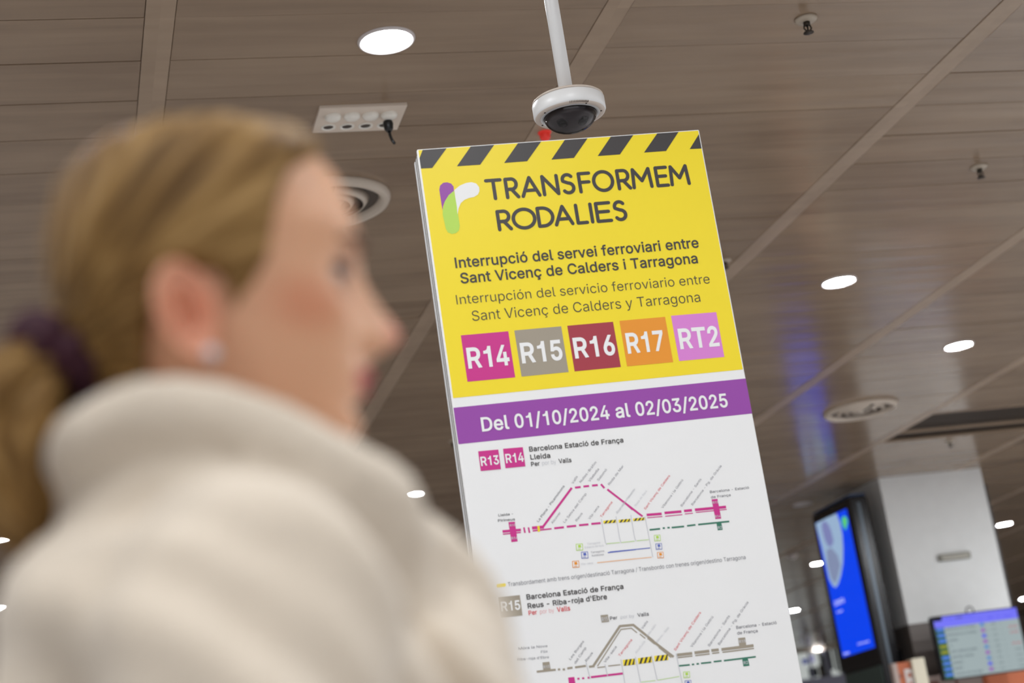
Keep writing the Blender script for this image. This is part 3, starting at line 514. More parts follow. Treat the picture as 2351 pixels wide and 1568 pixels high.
def glyph(ch, bold):
    # triangles of one letter: all contours meshed together, kept where the winding is not zero
    if (ch, bold) in CACHE: return CACHE[(ch, bold)]
    t = GLYPHS[ch]; kx = .9 if ch in '023456789' else 1; V, F = [], []
    if len(t) > 1:
        sg = sgn(t); cs = [fatten([(q[2*i]/1000*kx, q[2*i+1]/1000) for i in range(len(q)//2)], bold*.62*sg) for q in t[1:]]
        vv, ee = [], []
        for c in cs:
            o_ = len(vv); vv += [Vector(p) for p in c]; ee += [(o_+i, o_+(i+1) % len(c)) for i in range(len(c))]
        r_ = delaunay_2d_cdt(vv, ee, [], 0, 1e-6)
        V = [(v.x, v.y) for v in r_[0]]
        for f in r_[2]:
            m_ = (sum(V[i][0] for i in f)/len(f), sum(V[i][1] for i in f)/len(f))
            if winding(m_, cs): F.append(tuple(f))
        used = sorted({i for f in F for i in f}); mp_ = {k: i for i, k in enumerate(used)}
        V = [V[i] for i in used]; F = [tuple(mp_[i] for i in f) for f in F]
    CACHE[(ch, bold)] = (t[0]/1000*kx, V, F)
    return CACHE[(ch, bold)]
def text_mesh(txt, bold=0, track=0.0):
    V, F = [], []; X = 0
    for ch in txt:
        adv, gv, gf = glyph(ch, bold); o_ = len(V)
        V += [((X+x)/.7, y/.7, 0) for x, y in gv]; F += [tuple(i+o_ for i in f) for f in gf]
        X += adv + track + (bold*.35 if bold > 0 else bold*.2)
    me = bpy.data.meshes.new('t'); me.from_pydata(V, [], F); me.update()
    return me
def cap_h(): return .727
def put_text(name, txt, a, b, c, m, parent, bold=0, layer=3, O=(0, 0), s=1, mapf=None):
    """a,b: baseline start and end in photo pixels; c: top of the first capital"""
    me = text_mesh(txt, bold)
    co = np.empty(len(me.vertices)*3); me.vertices.foreach_get('co', co); co = co.reshape(-1, 3)
    x0, x1 = co[:, 0].min(), co[:, 0].max()
    f = mapf or sp
    A, B, Cc = (f(O[0]+p[0]/s, O[1]+p[1]/s) for p in (a, b, c))
    ex = (B-A)/(x1-x0); ey = (Cc-A)
    ey = ey - ex*(ey.dot(ex)/ex.dot(ex)) if True else ey
    ey = ey/cap_h()
    out = np.zeros_like(co)
    out[:, 0] = A[0] + (co[:, 0]-x0)*ex[0] + co[:, 1]*ey[0]
    out[:, 2] = A[1] + (co[:, 0]-x0)*ex[1] + co[:, 1]*ey[1]
    out[:, 1] = -.0004*layer
    me.vertices.foreach_set('co', out.ravel()); me.update(); me.materials.clear()
    return link(name, me, m, parent)

C1, K1 = (900, 280), 2.766
C2, K2 = (1000, 680), 2.939
C3, K3 = (1060, 980), 4.48
C4, K4 = (1400, 1020), 4.612
C5, K5 = (1100, 1300), 5.85
C6, K6 = (1450, 1300), 5.85
e = .0035
zy = sp(1040, 915)[1]; zy = (sp(1000+112/K2, 680+690/K2)[1] + sp(1000+2085/K2, 680+492/K2)[1])/2
poly('yellow_field', [([(e, zy), (SW-e, zy), (SW-e, STOP-e), (e, STOP-e)], P_yel)], sign, 1)
zt = (sp(1000+118/K2, 680+750/K2)[1] + sp(1000+2100/K2, 680+558/K2)[1])/2
zb = (sp(1000+153/K2, 680+997/K2)[1] + sp(1000+2143/K2, 680+793/K2)[1])/2
band = poly('purple_band', [([(0.001, zb), (SW-.001, zb), (SW-.001, zt), (0.001, zt)], P_pur)], sign, 1)
def clampx(pts): return [(min(max(p[0], e), SW-e), min(p[1], STOP-e)) for p in pts]
for q in [[(193,168),(345,157),(255,293),(160,298),(155,232)], [(498,148),(647,137),(560,272),(412,282)], [(798,127),(945,115),(858,250),(712,261)],
          [(1095,105),(1240,95),(1155,229),(1012,240)], [(1387,83),(1530,73),(1447,207),(1306,217)], [(1682,63),(1817,53),(1740,185),(1600,195)], [(1950,78),(1980,168),(1890,173)]]:
    poly('hazard_stripe', [(clampx(quad(q, C1, K1)), P_dk)], sign, 2)
logo = poly('logo', [
    (quad([(300,430),(305,405),(325,387),(350,384),(375,392),(390,410),(393,438),(360,465),(335,505),(324,535),(320,560)], C1, K1), P_pur),
    (quad([(393,438),(402,480),(412,540),(420,590),(430,660),(425,690),(405,707),(380,712),(355,702),(342,680),(333,640),(322,590),(322,560),(335,505),(360,465)], C1, K1), P_grn),
    (quad([(395,434),(430,405),(470,388),(505,383),(535,392),(553,415),(555,440),(545,462),(520,477),(490,483),(460,495),(437,515),(422,550),(416,590),(412,540),(402,480)], C1, K1), P_white)], sign, 2)
# rounded stroke lettering of the headline
def arc(cx, cy, rx, ry, a0, a1, n=18): return [(cx+rx*math.cos(math.radians(a0+(a1-a0)*i/n)), cy+ry*math.sin(math.radians(a0+(a1-a0)*i/n))) for i in range(n+1)]
GL = {
 'T': [[(0, 1), (1, 1)], [(.5, 1), (.5, 0)]],
 'R': [[(0, 0), (0, 1), (.52, 1)] + arc(.52, .72, .42, .28, 90, -90) + [(0, .44)], [(.45, .44), (1, 0)]],
 'A': [[(0, 0), (.5, 1), (1, 0)], [(.18, .30), (.82, .30)]],
 'N': [[(0, 0), (0, 1), (1, 0), (1, 1)]],
 'S': [arc(.5, .74, .42, .26, 35, 200) + arc(.5, .27, .45, .27, 100, -145)[1:]],
 'F': [[(0, 0), (0, 1), (.95, 1)], [(0, .52), (.85, .52)]],
 'O': [arc(.5, .5, .5, .52, 0, 360, 36)],
 'M': [[(0, 0), (.06, 1), (.5, .35), (.94, 1), (1, 0)]],
 'E': [[(1, 0), (0, 0), (0, 1), (1, 1)], [(0, .52), (.88, .52)]],
 'D': [[(0, 0), (0, 1), (.3, 1)] + arc(.3, .5, .7, .5, 90, -90) + [(0, 0)]],
 'L': [[(0, 1), (0, 0), (1, 0)]], 'I': [[(.5, 0), (.5, 1)]]}
def stroke_letter(ch, A, ex, ey, x0, x1, w_, name='letter'):
    bm = bmesh.new(); y = -.0004*2
    def P(u, v): return A + ex*(x0+(x1-x0)*u) + ey*v
    for st in GL[ch]:
        pts = [P(*p) for p in st]
        for a, b in zip(pts, pts[1:]):
            d = b-a
            if d.length < 1e-6: continue
            n = Vector((-d[1], d[0])).normalized()*w_/2
            y -= .000006; bm.faces.new([bm.verts.new((q[0], y, q[1])) for q in (a-n, b-n, b+n, a+n)])
        for a in pts:
            y -= .000006; bm.faces.new([bm.verts.new((a[0]+w_/2*math.cos(k*math.pi/6), y, a[1]+w_/2*math.sin(k*math.pi/6))) for k in range(12)])
    for f in bm.faces: f.normal_update()
    me = bpy.data.meshes.new(name); bm.to_mesh(me); bm.free()
    return link(name, me, P_dk, head)
head = thing('x', None, None); head.name = 'headline'; head.parent = sign
def pv(x, y): return sp(C1[0]+x/K1, C1[1]+y/K1)
A = pv(604, 491); B = pv(1884, 391); Tp = pv(1868, 278); ex = (B-A)/(1884-604); ey = Vector((0, (Tp-B)[1])); ex = Vector((ex[0], ex[1]))
sw_ = (pv(690, 400)-pv(671, 400)).length*1.2
o_ = 604
for ch, a, b in [('T', 612, 700), ('R', 732, 800), ('A', 829, 933), ('N', 963, 1052), ('S', 1082, 1155), ('F', 1193, 1262), ('O', 1283, 1402), ('R', 1438, 1508), ('M', 1532, 1646), ('E', 1686, 1752), ('M', 1777, 1887)]:
    stroke_letter(ch, A, ex, ey, a-o_, b-o_, sw_)
A = pv(678, 685); B = pv(1492, 617); ex = (B-A)/(1492-678); ey = Vector((0, (pv(1460, 506)-pv(1480, 618))[1])); o_ = 678
for ch, a, b in [('R', 684, 756), ('O', 778, 912), ('D', 936, 1026), ('A', 1042, 1145), ('L', 1180, 1238), ('I', 1262, 1282), ('E', 1308, 1392), ('S', 1420, 1492)]:
    stroke_letter(ch, A, ex, ey, a-o_, b-o_, sw_)
T1 = dict(parent=sign)
put_text('notice_text', 'Interrupció del servei ferroviari entre', (404, 928), (1950, 797), (396, 864), P_dk, sign, .022, O=C1, s=K1)
put_text('notice_text', 'Sant Vicenç de Calders i Tarragona', (438, 1026), (1944, 896), (427, 962), P_dk, sign, .022, O=C1, s=K1)
put_text('notice_text', 'Interrupción del servicio ferroviario entre', (412, 1160), (2020, 1025), (402, 1100), P_dk, sign, -.008, O=C1, s=K1)
put_text('notice_text', 'Sant Vicenç de Calders y Tarragona', (250, 168), (1788, 38), (240, 100), P_dk, sign, -.008, O=C2, s=K2)
for q, m, tx, a, b, c in [
    ([(170,265),(490,237),(537,548),(215,578)], P_mag, 'R14', (222,485), (503,460), (208,355)),
    ([(531,232),(847,204),(897,512),(580,543)], P_tau, 'R15', (584,450), (862,425), (568,322)),
    ([(888,200),(1197,173),(1250,478),(938,508)], P_mar, 'R16', (942,417), (1217,391), (926,288)),
    ([(1240,167),(1548,140),(1603,445),(1292,474)], P_ora, 'R17', (1298,384), (1549,362), (1281,256)),
    ([(1588,133),(1893,108),(1948,410),(1643,438)], P_lil, 'RT2', (1652,354), (1918,332), (1636,226))]:
    bq = poly('line_badge', [(quad(q, C2, K2), m)], sign, 2)
    put_text('badge_text', tx, a, b, c, P_white, bq, .035, O=C2, s=K2)
put_text('date_text', 'Del 01/10/2024 al 02/03/2025', (314, 912), (1975, 746), (300, 822), P_white, band, .028, O=C2, s=K2)
for q, tx, a, b, c in [([(287,1047),(423,1035),(441,1167),(305,1180)], 'R13', (308,1145), (430,1132), (300,1087)), ([(455,1030),(588,1019),(606,1148),(472,1161)], 'R14', (476,1126), (597,1114), (468,1068))]:
    bq = poly('line_badge', [(quad(q, C2, K2), P_mag)], sign, 2)
    put_text('badge_text', tx, a, b, c, P_white, bq, .03, O=C2, s=K2)
put_text('route_text', 'Barcelona Estació de França', (633, 1049), (1268, 986), (628, 1017), P_dk, sign, .022, O=C2, s=K2)
put_text('route_text', 'Lleida', (641, 1103), (775, 1090), (636, 1071), P_dk, sign, .022, O=C2, s=K2)
put_text('route_text', 'Per', (646, 1148), (704, 1142), (642, 1120), P_dk, sign, .02, O=C2, s=K2)
put_text('route_text', 'por by', (720, 1141), (815, 1130), (716, 1113), P_lgt, sign, -.005, O=C2, s=K2)
put_text('route_text', 'Valls', (832, 1128), (918, 1119), (827, 1099), P_dk, sign, .02, O=C2, s=K2)

class Map:
    def __init__(s, name): s.g = []; s.name = name
    def line(s, pts, wpx, m, O, K):
        P = [sp(O[0]+x/K, O[1]+y/K) for x, y in pts]; w_ = wpx/K/936/2
        for a, b in zip(P, P[1:]):
            d = (b-a).normalized(); n = Vector((-d[1], d[0]))*w_; 
            s.g.append(([a-n-d*w_*.3, b-n+d*w_*.3, b+n+d*w_*.3, a+n-d*w_*.3], m))
    def box(s, q, m, O, K): s.g.append((quad(q, O, K), m))
    def hazard(s, x0, y0, x1, y1, h, O, K):
        s.box([(x0, y0), (x1, y1), (x1+h*.12, y1+h), (x0+h*.12, y0+h)], P_yel, O, K); n = 3
        for i in range(n):
            t0 = (i+.45)/n; t1 = t0+.16; sh = .1
            f = lambda t_, v: (x0+(x1-x0)*t_+h*.12*v, y0+(y1-y0)*t_+h*v)
            a, b, c, d = f(min(1, t0+sh), 0), f(min(1, t1+sh), 0), f(t1-sh, 1), f(t0-sh, 1)
            s.g2.append((quad([a, b, c, d], O, K), P_dk))
    g2 = None
    def icon(s, cx, cy, w_, m, O, K):
        h = w_/2
        def qd(k, dx=0, dy=0): return [(cx-h*k-2+dx, cy-h*k+dy), (cx+h*k-2+dx, cy-h*k-h*.15+dy), (cx+h*k+4+dx, cy+h*k-h*.15+dy), (cx-h*k+4+dx, cy+h*k+dy)]
        s.box(qd(1), m, O, K); s.g2.append((quad(qd(.82), O, K), P_white)); s.g3.append((quad(qd(.42, 0, -h*.25), O, K), m)); s.g3.append((quad([(cx-h*.5, cy+h*.45), (cx+h*.4, cy+h*.37), (cx+h*.42, cy+h*.55), (cx-h*.48, cy+h*.63)], O, K), m))
    def build(s):
        o = poly(s.name, s.g, sign, 1)
        if s.g2: tag(poly('map_marks', s.g2, o, 2), kind='stuff')
        if s.g3: tag(poly('map_symbols', s.g3, o, 3), kind='stuff')
        return o
mp = Map('route_map'); mp.g2 = []; mp.g3 = []
L3 = lambda pts, w_, m: mp.line(pts, w_, m, C3, K3)
L4 = lambda pts, w_, m: mp.line(pts, w_, m, C4, K4)
L3([(836,1028),(1130,630)], 22, P_mag)
for a in ([(1168,625),(1220,619)], [(1255,614),(1307,608)], [(1343,604),(1396,599)], [(1434,592),(1466,628)], [(1500,645),(1685,788)], [(1697,797),(1796,872)]): L3(a, 20, P_mag)
L4([(170,628),(240,690)], 20, P_mag); L4([(262,700),(345,762)], 20, P_mag)
L3([(424,1076),(605,1060)], 26, P_mag); L3([(426,1104),(606,1086)], 12, P_mag)
for x in (643, 690): L3([(x-3,1036),(x+7,1088)], 16, P_mag)
L3([(728,1040),(840,1030)], 30, P_mag); L3([(732,1070),(922,1048)], 14, P_mag)
for a in ([(955,1043),(1048,1033)], [(1083,1027),(1174,1018)], [(1210,1012),(1300,1003)], [(1336,998),(1426,990)]): L3(a, 20, P_mag)
mp.box([(480,980),(547,975),(575,1178),(512,1186)], P_mag, C3, K3)
mp.g2.append((quad([(776,1020),(800,1016),(806,1076),(784,1082)], C3, K3), P_yel))
L4([(394,748),(545,736)], 26, P_mag); L4([(398,778),(555,765)], 9, P_mag); L4([(583,727),(754,712)], 26, P_mag); L4([(588,762),(766,745)], 9, P_mag)
L4([(790,706),(866,699)], 26, P_mag); L4([(796,738),(878,730)], 9, P_mag); L4([(905,694),(1226,664)], 28, P_mag); L4([(912,722),(1236,690)], 9, P_mag)
mp.box([(1077,584),(1140,578),(1180,786),(1118,792)], P_mag, C4, K4)
for a in ([(424,906),(530,895)], [(562,889),(580,887)], [(612,884),(632,882)], [(657,882),(784,870)], [(820,864),(904,853)], [(938,850),(1262,817)]): L4(a, 17, P_dgr)
mp.box([(1128,832),(1180,827),(1196,905),(1143,911)], P_dgr, C4, K4)
mp.hazard(1455, 966, 1585, 955, 30, C3, K3); mp.hazard(92, 800, 216, 789, 30, C4, K4); mp.hazard(245, 786, 366, 775, 28, C4, K4)
for O, K, pts in ((C3, K3, [(1436,950),(1478,1190),(1492,1212)]), (C4, K4, [(65,765),(105,1000),(118,1042)]), (C4, K4, [(222,750),(262,985),(276,1026)]), (C4, K4, [(372,765),(455,1195)])):
    mp.line(pts, 7, P_lgt, O, K)
L3([(1492,1202),(1625,1190)], 8, P_pgr); L4([(122,1040),(262,1026)], 8, P_pgr); L4([(285,1022),(412,1010)], 8, P_pgr)
L3([(1504,1294),(1790,1262)], 10, P_blu); L4([(0,1140),(426,1098)], 9, P_blu); L3([(1395,1398),(1790,1356)], 9, P_por); L4([(0,1240),(442,1196)], 8, P_por)
for x, y, m in ((1210,1240,P_grn), (1264,1322,P_blu), (1172,1416,P_ora)): mp.icon(x, y, 70, m, C3, K3)
for x, y, m in ((502,995,P_grn), (518,1085,P_blu), (535,1176,P_ora)): mp.icon(x, y, 66, m, C4, K4)
mo = mp.build()
def lab(txt, a, b, m, O, K, parent, h=24, bold=0, up_=True):
    # station name: baseline a->b, letters h crop pixels tall
    d = Vector((b[0]-a[0], b[1]-a[1])).normalized(); c = (a[0]+d.y*h, a[1]-d.x*h)
    put_text('station_name', txt, a, b, c, m, parent, bold, 2, O, K)
for a in [('Lleida -', (378,922), (530,906), P_txt, 24, .01), ('Pirineus', (374,978), (548,962), P_txt, 26, .01),
          ('La Plana - Picamoixons', (790,982), (1060,612), P_mgy, 24, .01), ('Valls', (1148,590), (1195,512), P_gry, 24, 0), ('Nulles-Bràfim', (1226,578), (1388,368), P_gry, 24, 0),
          ('Vilabella', (1318,568), (1415,438), P_gry, 24, 0), ('Salomó', (1408,560), (1496,442), P_gry, 24, 0), ('Roda de Mar', (1520,602), (1668,405), P_gry, 24, 0),
          ('Alcover', (935,1000), (1020,885), P_gry, 24, 0), ('La Selva del Camp', (1060,990), (1285,692), P_gry, 24, 0), ('Reus', (1185,975), (1245,892), P_gry, 24, 0),
          ('Vila-seca', (1318,955), (1415,822), P_gry, 24, 0), ('Tarragona', (1440,935), (1552,778), P_red, 24, 0), ('Altafulla - Tamarit', (1600,900), (1780,655), P_lgt, 22, -.01),
          ('Tarragona', (1292,1215), (1425,1198), P_lgt, 20, 0), ('Estació de bus', (1268,1250), (1460,1228), P_lgt, 20, 0), ('Tarragona', (1328,1302), (1465,1285), P_gry, 20, 0), ('Autobusos', (1338,1335), (1462,1320), P_gry, 20, 0), ('Vila-seca', (1225,1422), (1350,1408), P_lgt, 20, 0)]:
    lab(a[0], a[1], a[2], a[3], C3, K3, mo, a[4], a[5])
for a in [('Torredembarra', (80,735), (270,478), P_lgt, 22, -.01), ('Roda de Barà', (275,660), (395,498), P_lgt, 22, -.01), ('Sant Vicenç de Calders', (378,695), (640,335), P_red, 24, 0),
          ('Vilanova i la Geltrú', (562,682), (778,382), P_gry, 24, 0), ('Barcelona - Sants', (765,662), (972,372), P_gry, 24, 0), ('Barcelona - Pg. de Gràcia', (878,650), (1185,232), P_gry, 24, 0),
          ('Barcelona - Estació', (1062,518), (1475,470), P_mgy, 26, .01), ('de França', (1072,574), (1280,548), P_mgy, 26, .01)]:
    lab(a[0], a[1], a[2], a[3], C4, K4, mo, a[4], a[5])
lab('R13', (496,1025), (552,1020), P_lgt, C3, K3, mo, 22, .02); lab('R14', (512,1160), (576,1153), P_lgt, C3, K3, mo, 26, .02)
lab('R13', (1092,630), (1150,624), P_lgt, C4, K4, mo, 24, .02); lab('R14', (1116,778), (1172,772), P_lgt, C4, K4, mo, 26, .02); lab('R2', (1146,898), (1190,893), P_lgt, C4, K4, mo, 28, .02)
put_text('legend_text', 'Transbordament amb trens origen/destinació Tarragona / Transbordo con trenes origen/destino Tarragona', (1166.5, 1346.5), (1712, 1283.5), (1165.6, 1337), P_mgy, sign, -.004)
poly('legend_mark', [(quad([(238,250),(250,238),(342,228),(358,236),(360,258),(348,272),(252,284),(240,276)], C5, K5), P_yel)], sign, 1)
bq = poly('line_badge', [(quad([(262,415),(545,388),(582,660),(298,690)], C5, K5), P_tau)], sign, 2)
put_text('badge_text', 'R15', (305,602), (556,578), (292,482), P_white, bq, .035, O=C5, s=K5)
put_text('route_text', 'Barcelona Estació de França', (640,448), (1940,302), (628,382), P_dk, sign, .024, O=C5, s=K5)
put_text('route_text', 'Reus - Riba-roja d\'Ebre', (656,568), (1720,440), (643,502), P_dk, sign, .024, O=C5, s=K5)
put_text('route_text', 'Per', (668,658), (780,643), (658,600), P_red, sign, .02, O=C5, s=K5)
put_text('route_text', 'por by', (818,640), (1010,618), (810,582), M_print('pale_red', (238, 186, 188)), sign, -.004, O=C5, s=K5)
put_text('route_text', 'Valls', (1048,614), (1225,592), (1038,552), P_red, sign, .02, O=C5, s=K5)
# second map
mp = Map('route_map'); mp.g2 = []; mp.g3 = []
L5 = lambda pts, w_, m: mp.line(pts, w_, m, C5, K5)
L6 = lambda pts, w_, m: mp.line(pts, w_, m, C6, K6)
T_ = P_tau
L5([(1530,1345),(1890,805),(2070,788),(2340,1005)], 30, T_); L5([(1590,1340),(1905,848),(2045,832),(2118,892)], 14, T_); L5([(2160,912),(2230,968)], 14, T_)
L6([(290,1010),(560,1215)], 32, T_); L6([(215,968),(310,1045)], 14, T_); L6([(365,1088),(530,1225)], 14, T_)
L5([(1292,1358),(1430,1338)], 26, T_); L5([(1480,1350),(1545,1342)], 28, T_); L5([(1590,1362),(1690,1350)], 14, T_); L5([(1735,1340),(1895,1322)], 14, T_); L5([(1188,1372),(1250,1362)], 26, T_)
for x in (1072, 1137): L5([(x-10,1388),(x+12,1384)], 26, T_)
L5([(778,1416),(1024,1390)], 26, T_); mp.box([(850,1292),(943,1282),(962,1390),(862,1402)], T_, C5, K5)
L5([(1505,1490),(1925,1440)], 26, P_mag)
for x in (1332, 1396, 1470): L5([(x-9,1512-(x-1332)*.1),(x+12,1509-(x-1332)*.1)], 24, P_mag)
mp.box([(1195,1495),(1278,1486),(1298,1600),(1210,1612)], P_mag, C5, K5)
L6([(616,1192),(808,1170)], 36, T_); L6([(622,1228),(815,1206)], 16, T_); L6([(850,1162),(1038,1140)], 36, T_); L6([(858,1200),(1045,1178)], 16, T_)
L6([(1076,1132),(1165,1122)], 36, T_); L6([(1084,1170),(1175,1160)], 16, T_); L6([(1212,1118),(1632,1066)], 36, T_); L6([(1222,1156),(1640,1104)], 16, T_)
mp.box([(1430,965),(1524,955),(1542,1070),(1446,1080)], T_, C6, K6)
for a in ([(638,1338),(778,1324)], [(812,1320),(838,1317)], [(874,1312),(902,1309)], [(934,1304),(1066,1290)], [(1105,1282),(1205,1270)], [(1242,1268),(1665,1216)]): L6(a, 20, P_dgr)
mp.box([(1482,1228),(1556,1220),(1584,1336),(1502,1346)], P_dgr, C6, K6)
mp.hazard(1928, 1258, 2090, 1240, 80, C5, K5); mp.hazard(82, 1235, 266, 1212, 78, C6, K6); mp.hazard(302, 1205, 485, 1185, 74, C6, K6)
for O, K, pts in ((C5, K5, [(1435,1290),(1490,1510)]), (C5, K5, [(1690,1320),(1725,1475)]), (C5, K5, [(1905,1255),(1965,1620)]), (C6, K6, [(50,1220),(120,1560)]), (C6, K6, [(268,1200),(345,1530)]), (C6, K6, [(598,1175),(690,1620)])): mp.line(pts, 10, P_lgt, O, K)
L6([(130,1555),(320,1535)], 9, P_pgr); L6([(350,1530),(640,1480)], 9, P_pgr); L5([(1965,1600),(2150,1575)], 9, P_pgr)
mp.icon(738, 1460, 86, P_grn, C6, K6); mp.icon(758, 1578, 86, P_blu, C6, K6)
mo2 = mp.build()
for a in [('Móra la Nova', (535,1122), (915,1085), P_mgy, 34, 0), ('Flix', (832,1168), (922,1158), P_mgy, 34, 0), ('Riba-roja d\'Ebre', (520,1268), (938,1235), P_mgy, 34, 0),
          ('Les Borges', (1228,1262), (1412,1012), P_mgy, 32, 0), ('del Camp', (1296,1315), (1442,1098), P_mgy, 32, 0), ('Reus', (1446,1285), (1530,1165), P_mgy, 32, 0), ('Vila-seca', (1696,1300), (1850,1085), P_mgy, 32, 0),
          ('Tarragona', (1890,1215), (2058,992), P_red, 32, 0), ('Altafulla', (2112,1180), (2232,1015), P_lgt, 30, -.01)]:
    lab(a[0], a[1], a[2], a[3], C5, K5, mo2, a[4], a[5])
for a in [('Valls', (150,848), (222,745), P_gry, 32, 0), ('Nulles-Bràfim', (215,950), (335,790), P_lgt, 30, -.01), ('Salomó - Roda', (345,1030), (505,830), P_lgt, 30, -.01), ('Sant Vicenç de Calders', (592,1138), (935,625), P_red, 34, 0),
          ('Vilanova i la Geltrú', (812,1095), (1100,685), P_gry, 34, 0), ('Barcelona - Sants', (1048,1080), (1322,672), P_gry, 34, 0), ('Barcelona - Pg. de Gràcia', (1182,1062), (1572,488), P_gry, 34, 0),
          ('Barcelona - Estació', (1408,842), (1950,775), P_mgy, 40, .01), ('de França', (1420,918), (1695,885), P_mgy, 40, .01)]:
    lab(a[0], a[1], a[2], a[3], C6, K6, mo2, a[4], a[5])
lab('R15', (866,1372), (950,1362), P_lgt, C5, K5, mo2, 36, .02); lab('R15', (1446,1030), (1532,1020), P_lgt, C6, K6, mo2, 36, .02); lab('R2', (1508,1318), (1566,1310), P_lgt, C6, K6, mo2, 40, .02)
bq = poly('line_badge', [(quad([(1630,658),(1728,648),(1745,745),(1646,756)], C5, K5), P_tau)], sign, 2)
put_text('badge_text', 'R15', (1650,740), (1730,732), (1644,688), P_lgt, bq, .02, O=C5, s=K5)
put_text('route_text', 'Per', (1760,722), (1858,710), (1752,678), P_txt, sign, .01, O=C5, s=K5)
put_text('route_text', 'por by', (1902,705), (2085,685), (1896,662), P_lgt, sign, 0, O=C5, s=K5)
put_text('route_text', 'Valls', (2130,680), (2280,662), (2122,632), P_txt, sign, .01, O=C5, s=K5)

# ------------------------------------------------------------------ white pillar
M_pil = mat('pillar_white', (236, 238, 238), .55, noise=.02)
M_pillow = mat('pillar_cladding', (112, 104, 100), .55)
PX0, PX1, PY = 7.182, 8.200, 14.10
zc = hity(2095, 1430, PY).z
pil = thing('pillar', 'square white pillar rising to the ceiling behind the departures screen', 'pillar', (PX0, PY, 0))
obj('shaft', bx(0, PX1-PX0, 0, 1.0, zc-.01, CEIL), M_pil, pil)
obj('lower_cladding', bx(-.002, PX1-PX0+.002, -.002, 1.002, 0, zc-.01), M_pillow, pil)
obj('corner_trim', bx(PX1-PX0, PX1-PX0+.022, .0, .03, zc-.01, CEIL-.15), mat('trim_black', (22, 22, 26), .4), pil)
a = hity(2155, 1292, PY); b = hity(2223, 1265, PY)
t = thing('emergency_light', 'small rectangular grey emergency light on the front of the white pillar', 'emergency light', ((a.x+b.x)/2, PY, (a.z+b.z)/2))
hw, hh = (b.x-a.x)/2, (b.z-a.z)/2*.8
obj('casing', bx(-hw, hw, -.035, 0, -hh, hh, bev=.006), mat('casing_grey', (140, 138, 128), .5), t)
obj('lens', bx(-hw*.82, hw*.82, -.040, -.034, -hh*.62, hh*.55, bev=.003), mat('lens_cream', (206, 202, 190), .3), t)
obj('lens_bar', bx(-hw*.78, hw*.78, -.043, -.040, hh*.0, hh*.26), mat('bar_grey', (110, 108, 100), .5), t)

# ------------------------------------------------------------------ advertising screen on the pillar's side
M_kb = mat('kiosk_black', (22, 22, 26), .22, noise=.02)
KX = 6.855
kz1 = hitx(1947, 1141, KX).z; kz0 = hitx(2026, 1511, KX).z
ky0, ky1 = 14.07, 14.90
kio = thing('advertising_screen', 'tall black advertising column with a bright blue screen beside the white pillar', 'screen', (KX, ky0, 0))
obj('cabinet', bx(0.004, .168, .0, ky1-ky0, .0, kz1, bev=.02), M_kb, kio)
obj('screen_frame', bx(-.008, .006, -.01, ky1-ky0, kz0-.02, kz1-.01, bev=.004), M_kb, kio)
obj('top_cap', bx(-.004, .16, .01, ky1-ky0-.01, kz1, kz1+.018, bev=.004), mat('cap_blue', (40, 70, 110), .3), kio)
obj('lower_panel', bx(-.009, .0, .03, ky1-ky0-.04, .08, kz0-.05, bev=.003), mat('panel_green', (62, 78, 74), .4), kio)
obj('edge_strip', bx(.055, .085, -.006, .004, .3, kz1-.06, bev=.002), mat('strip_steel', (96, 106, 116), .3, metal=.5), kio)
obj('wall_bracket', bx(.16, PX0-KX, .25, .55, 1.9, 2.3), M_kb, kio)
def kp(x, y):   # crop pixel -> local (y, z) on the screen plane
    P = hitx(1740+x/3.5, 1120+y/3.5, KX); return (P.y-ky0, P.z)
def kpoly(name, pts, m, layer, parent):
    me = bpy.data.meshes.new(name); me.from_pydata([(-.008-.001*layer, q[0], q[1]) for q in pts], [], [list(range(len(pts)))]); return link(name, me, m, parent)
def em(n, c, s=1.0): return mat('lit_'+n, (10, 10, 12), .12, emit=c, es=s)
S_blue = em('blue', (0, 58, 214), 1.25)
scr = kpoly('screen_panel', [kp(*p) for p in ((470,285),(718,165),(950,1280),(690,1362))], S_blue, 1, kio)
kpoly('screen_picture', [kp(*p) for p in ((471,287),(560,240),(640,205),(668,280),(686,370),(694,480),(692,600),(676,700),(655,770),(632,802),(608,785),(580,730),(560,640),(520,470))], em('ice', (150, 176, 205)), 2, scr)
kpoly('screen_picture', [kp(*p) for p in ((520,290),(545,262),(575,290),(600,350),(618,430),(600,470),(575,470),(548,420),(528,350))], em('violet', (122, 128, 178)), 3, scr)
kpoly('screen_picture', [kp(*p) for p in ((560,500),(600,480),(650,540),(672,620),(655,700),(632,770),(600,730),(570,620))], em('grey', (128, 140, 172)), 3, scr)
kpoly('screen_mark', [kp(*p) for p in ((680,250),(690,230),(706,226),(722,240),(730,270),(722,310),(712,342),(700,318),(686,290))], em('green', (90, 200, 120)), 2, scr)
def kmap(x, y):
    P = hitx(x, y, KX); return Vector((P.y-ky0, P.z))
def side_text(name, txt, a, b, c, m, parent, bold=0, layer=3):
    me = text_mesh(txt, bold); co = np.empty(len(me.vertices)*3); me.vertices.foreach_get('co', co); co = co.reshape(-1, 3)
    x0, x1 = co[:, 0].min(), co[:, 0].max(); A, B, Cc = (kmap(1740+p[0]/3.5, 1120+p[1]/3.5) for p in (a, b, c))
    ex = (B-A)/(x1-x0); ey = Vector((0, (Cc-A)[1]))/.728; out = np.zeros_like(co)
    out[:, 0] = -.008-.001*layer; out[:, 1] = A[0]+(co[:, 0]-x0)*ex[0]; out[:, 2] = A[1]+(co[:, 0]-x0)*ex[1]+co[:, 1]*ey[1]
    me.vertices.foreach_set('co', out.ravel()); me.update(); me.materials.clear(); return link(name, me, m, parent)
S_w = em('white', (225, 230, 255))
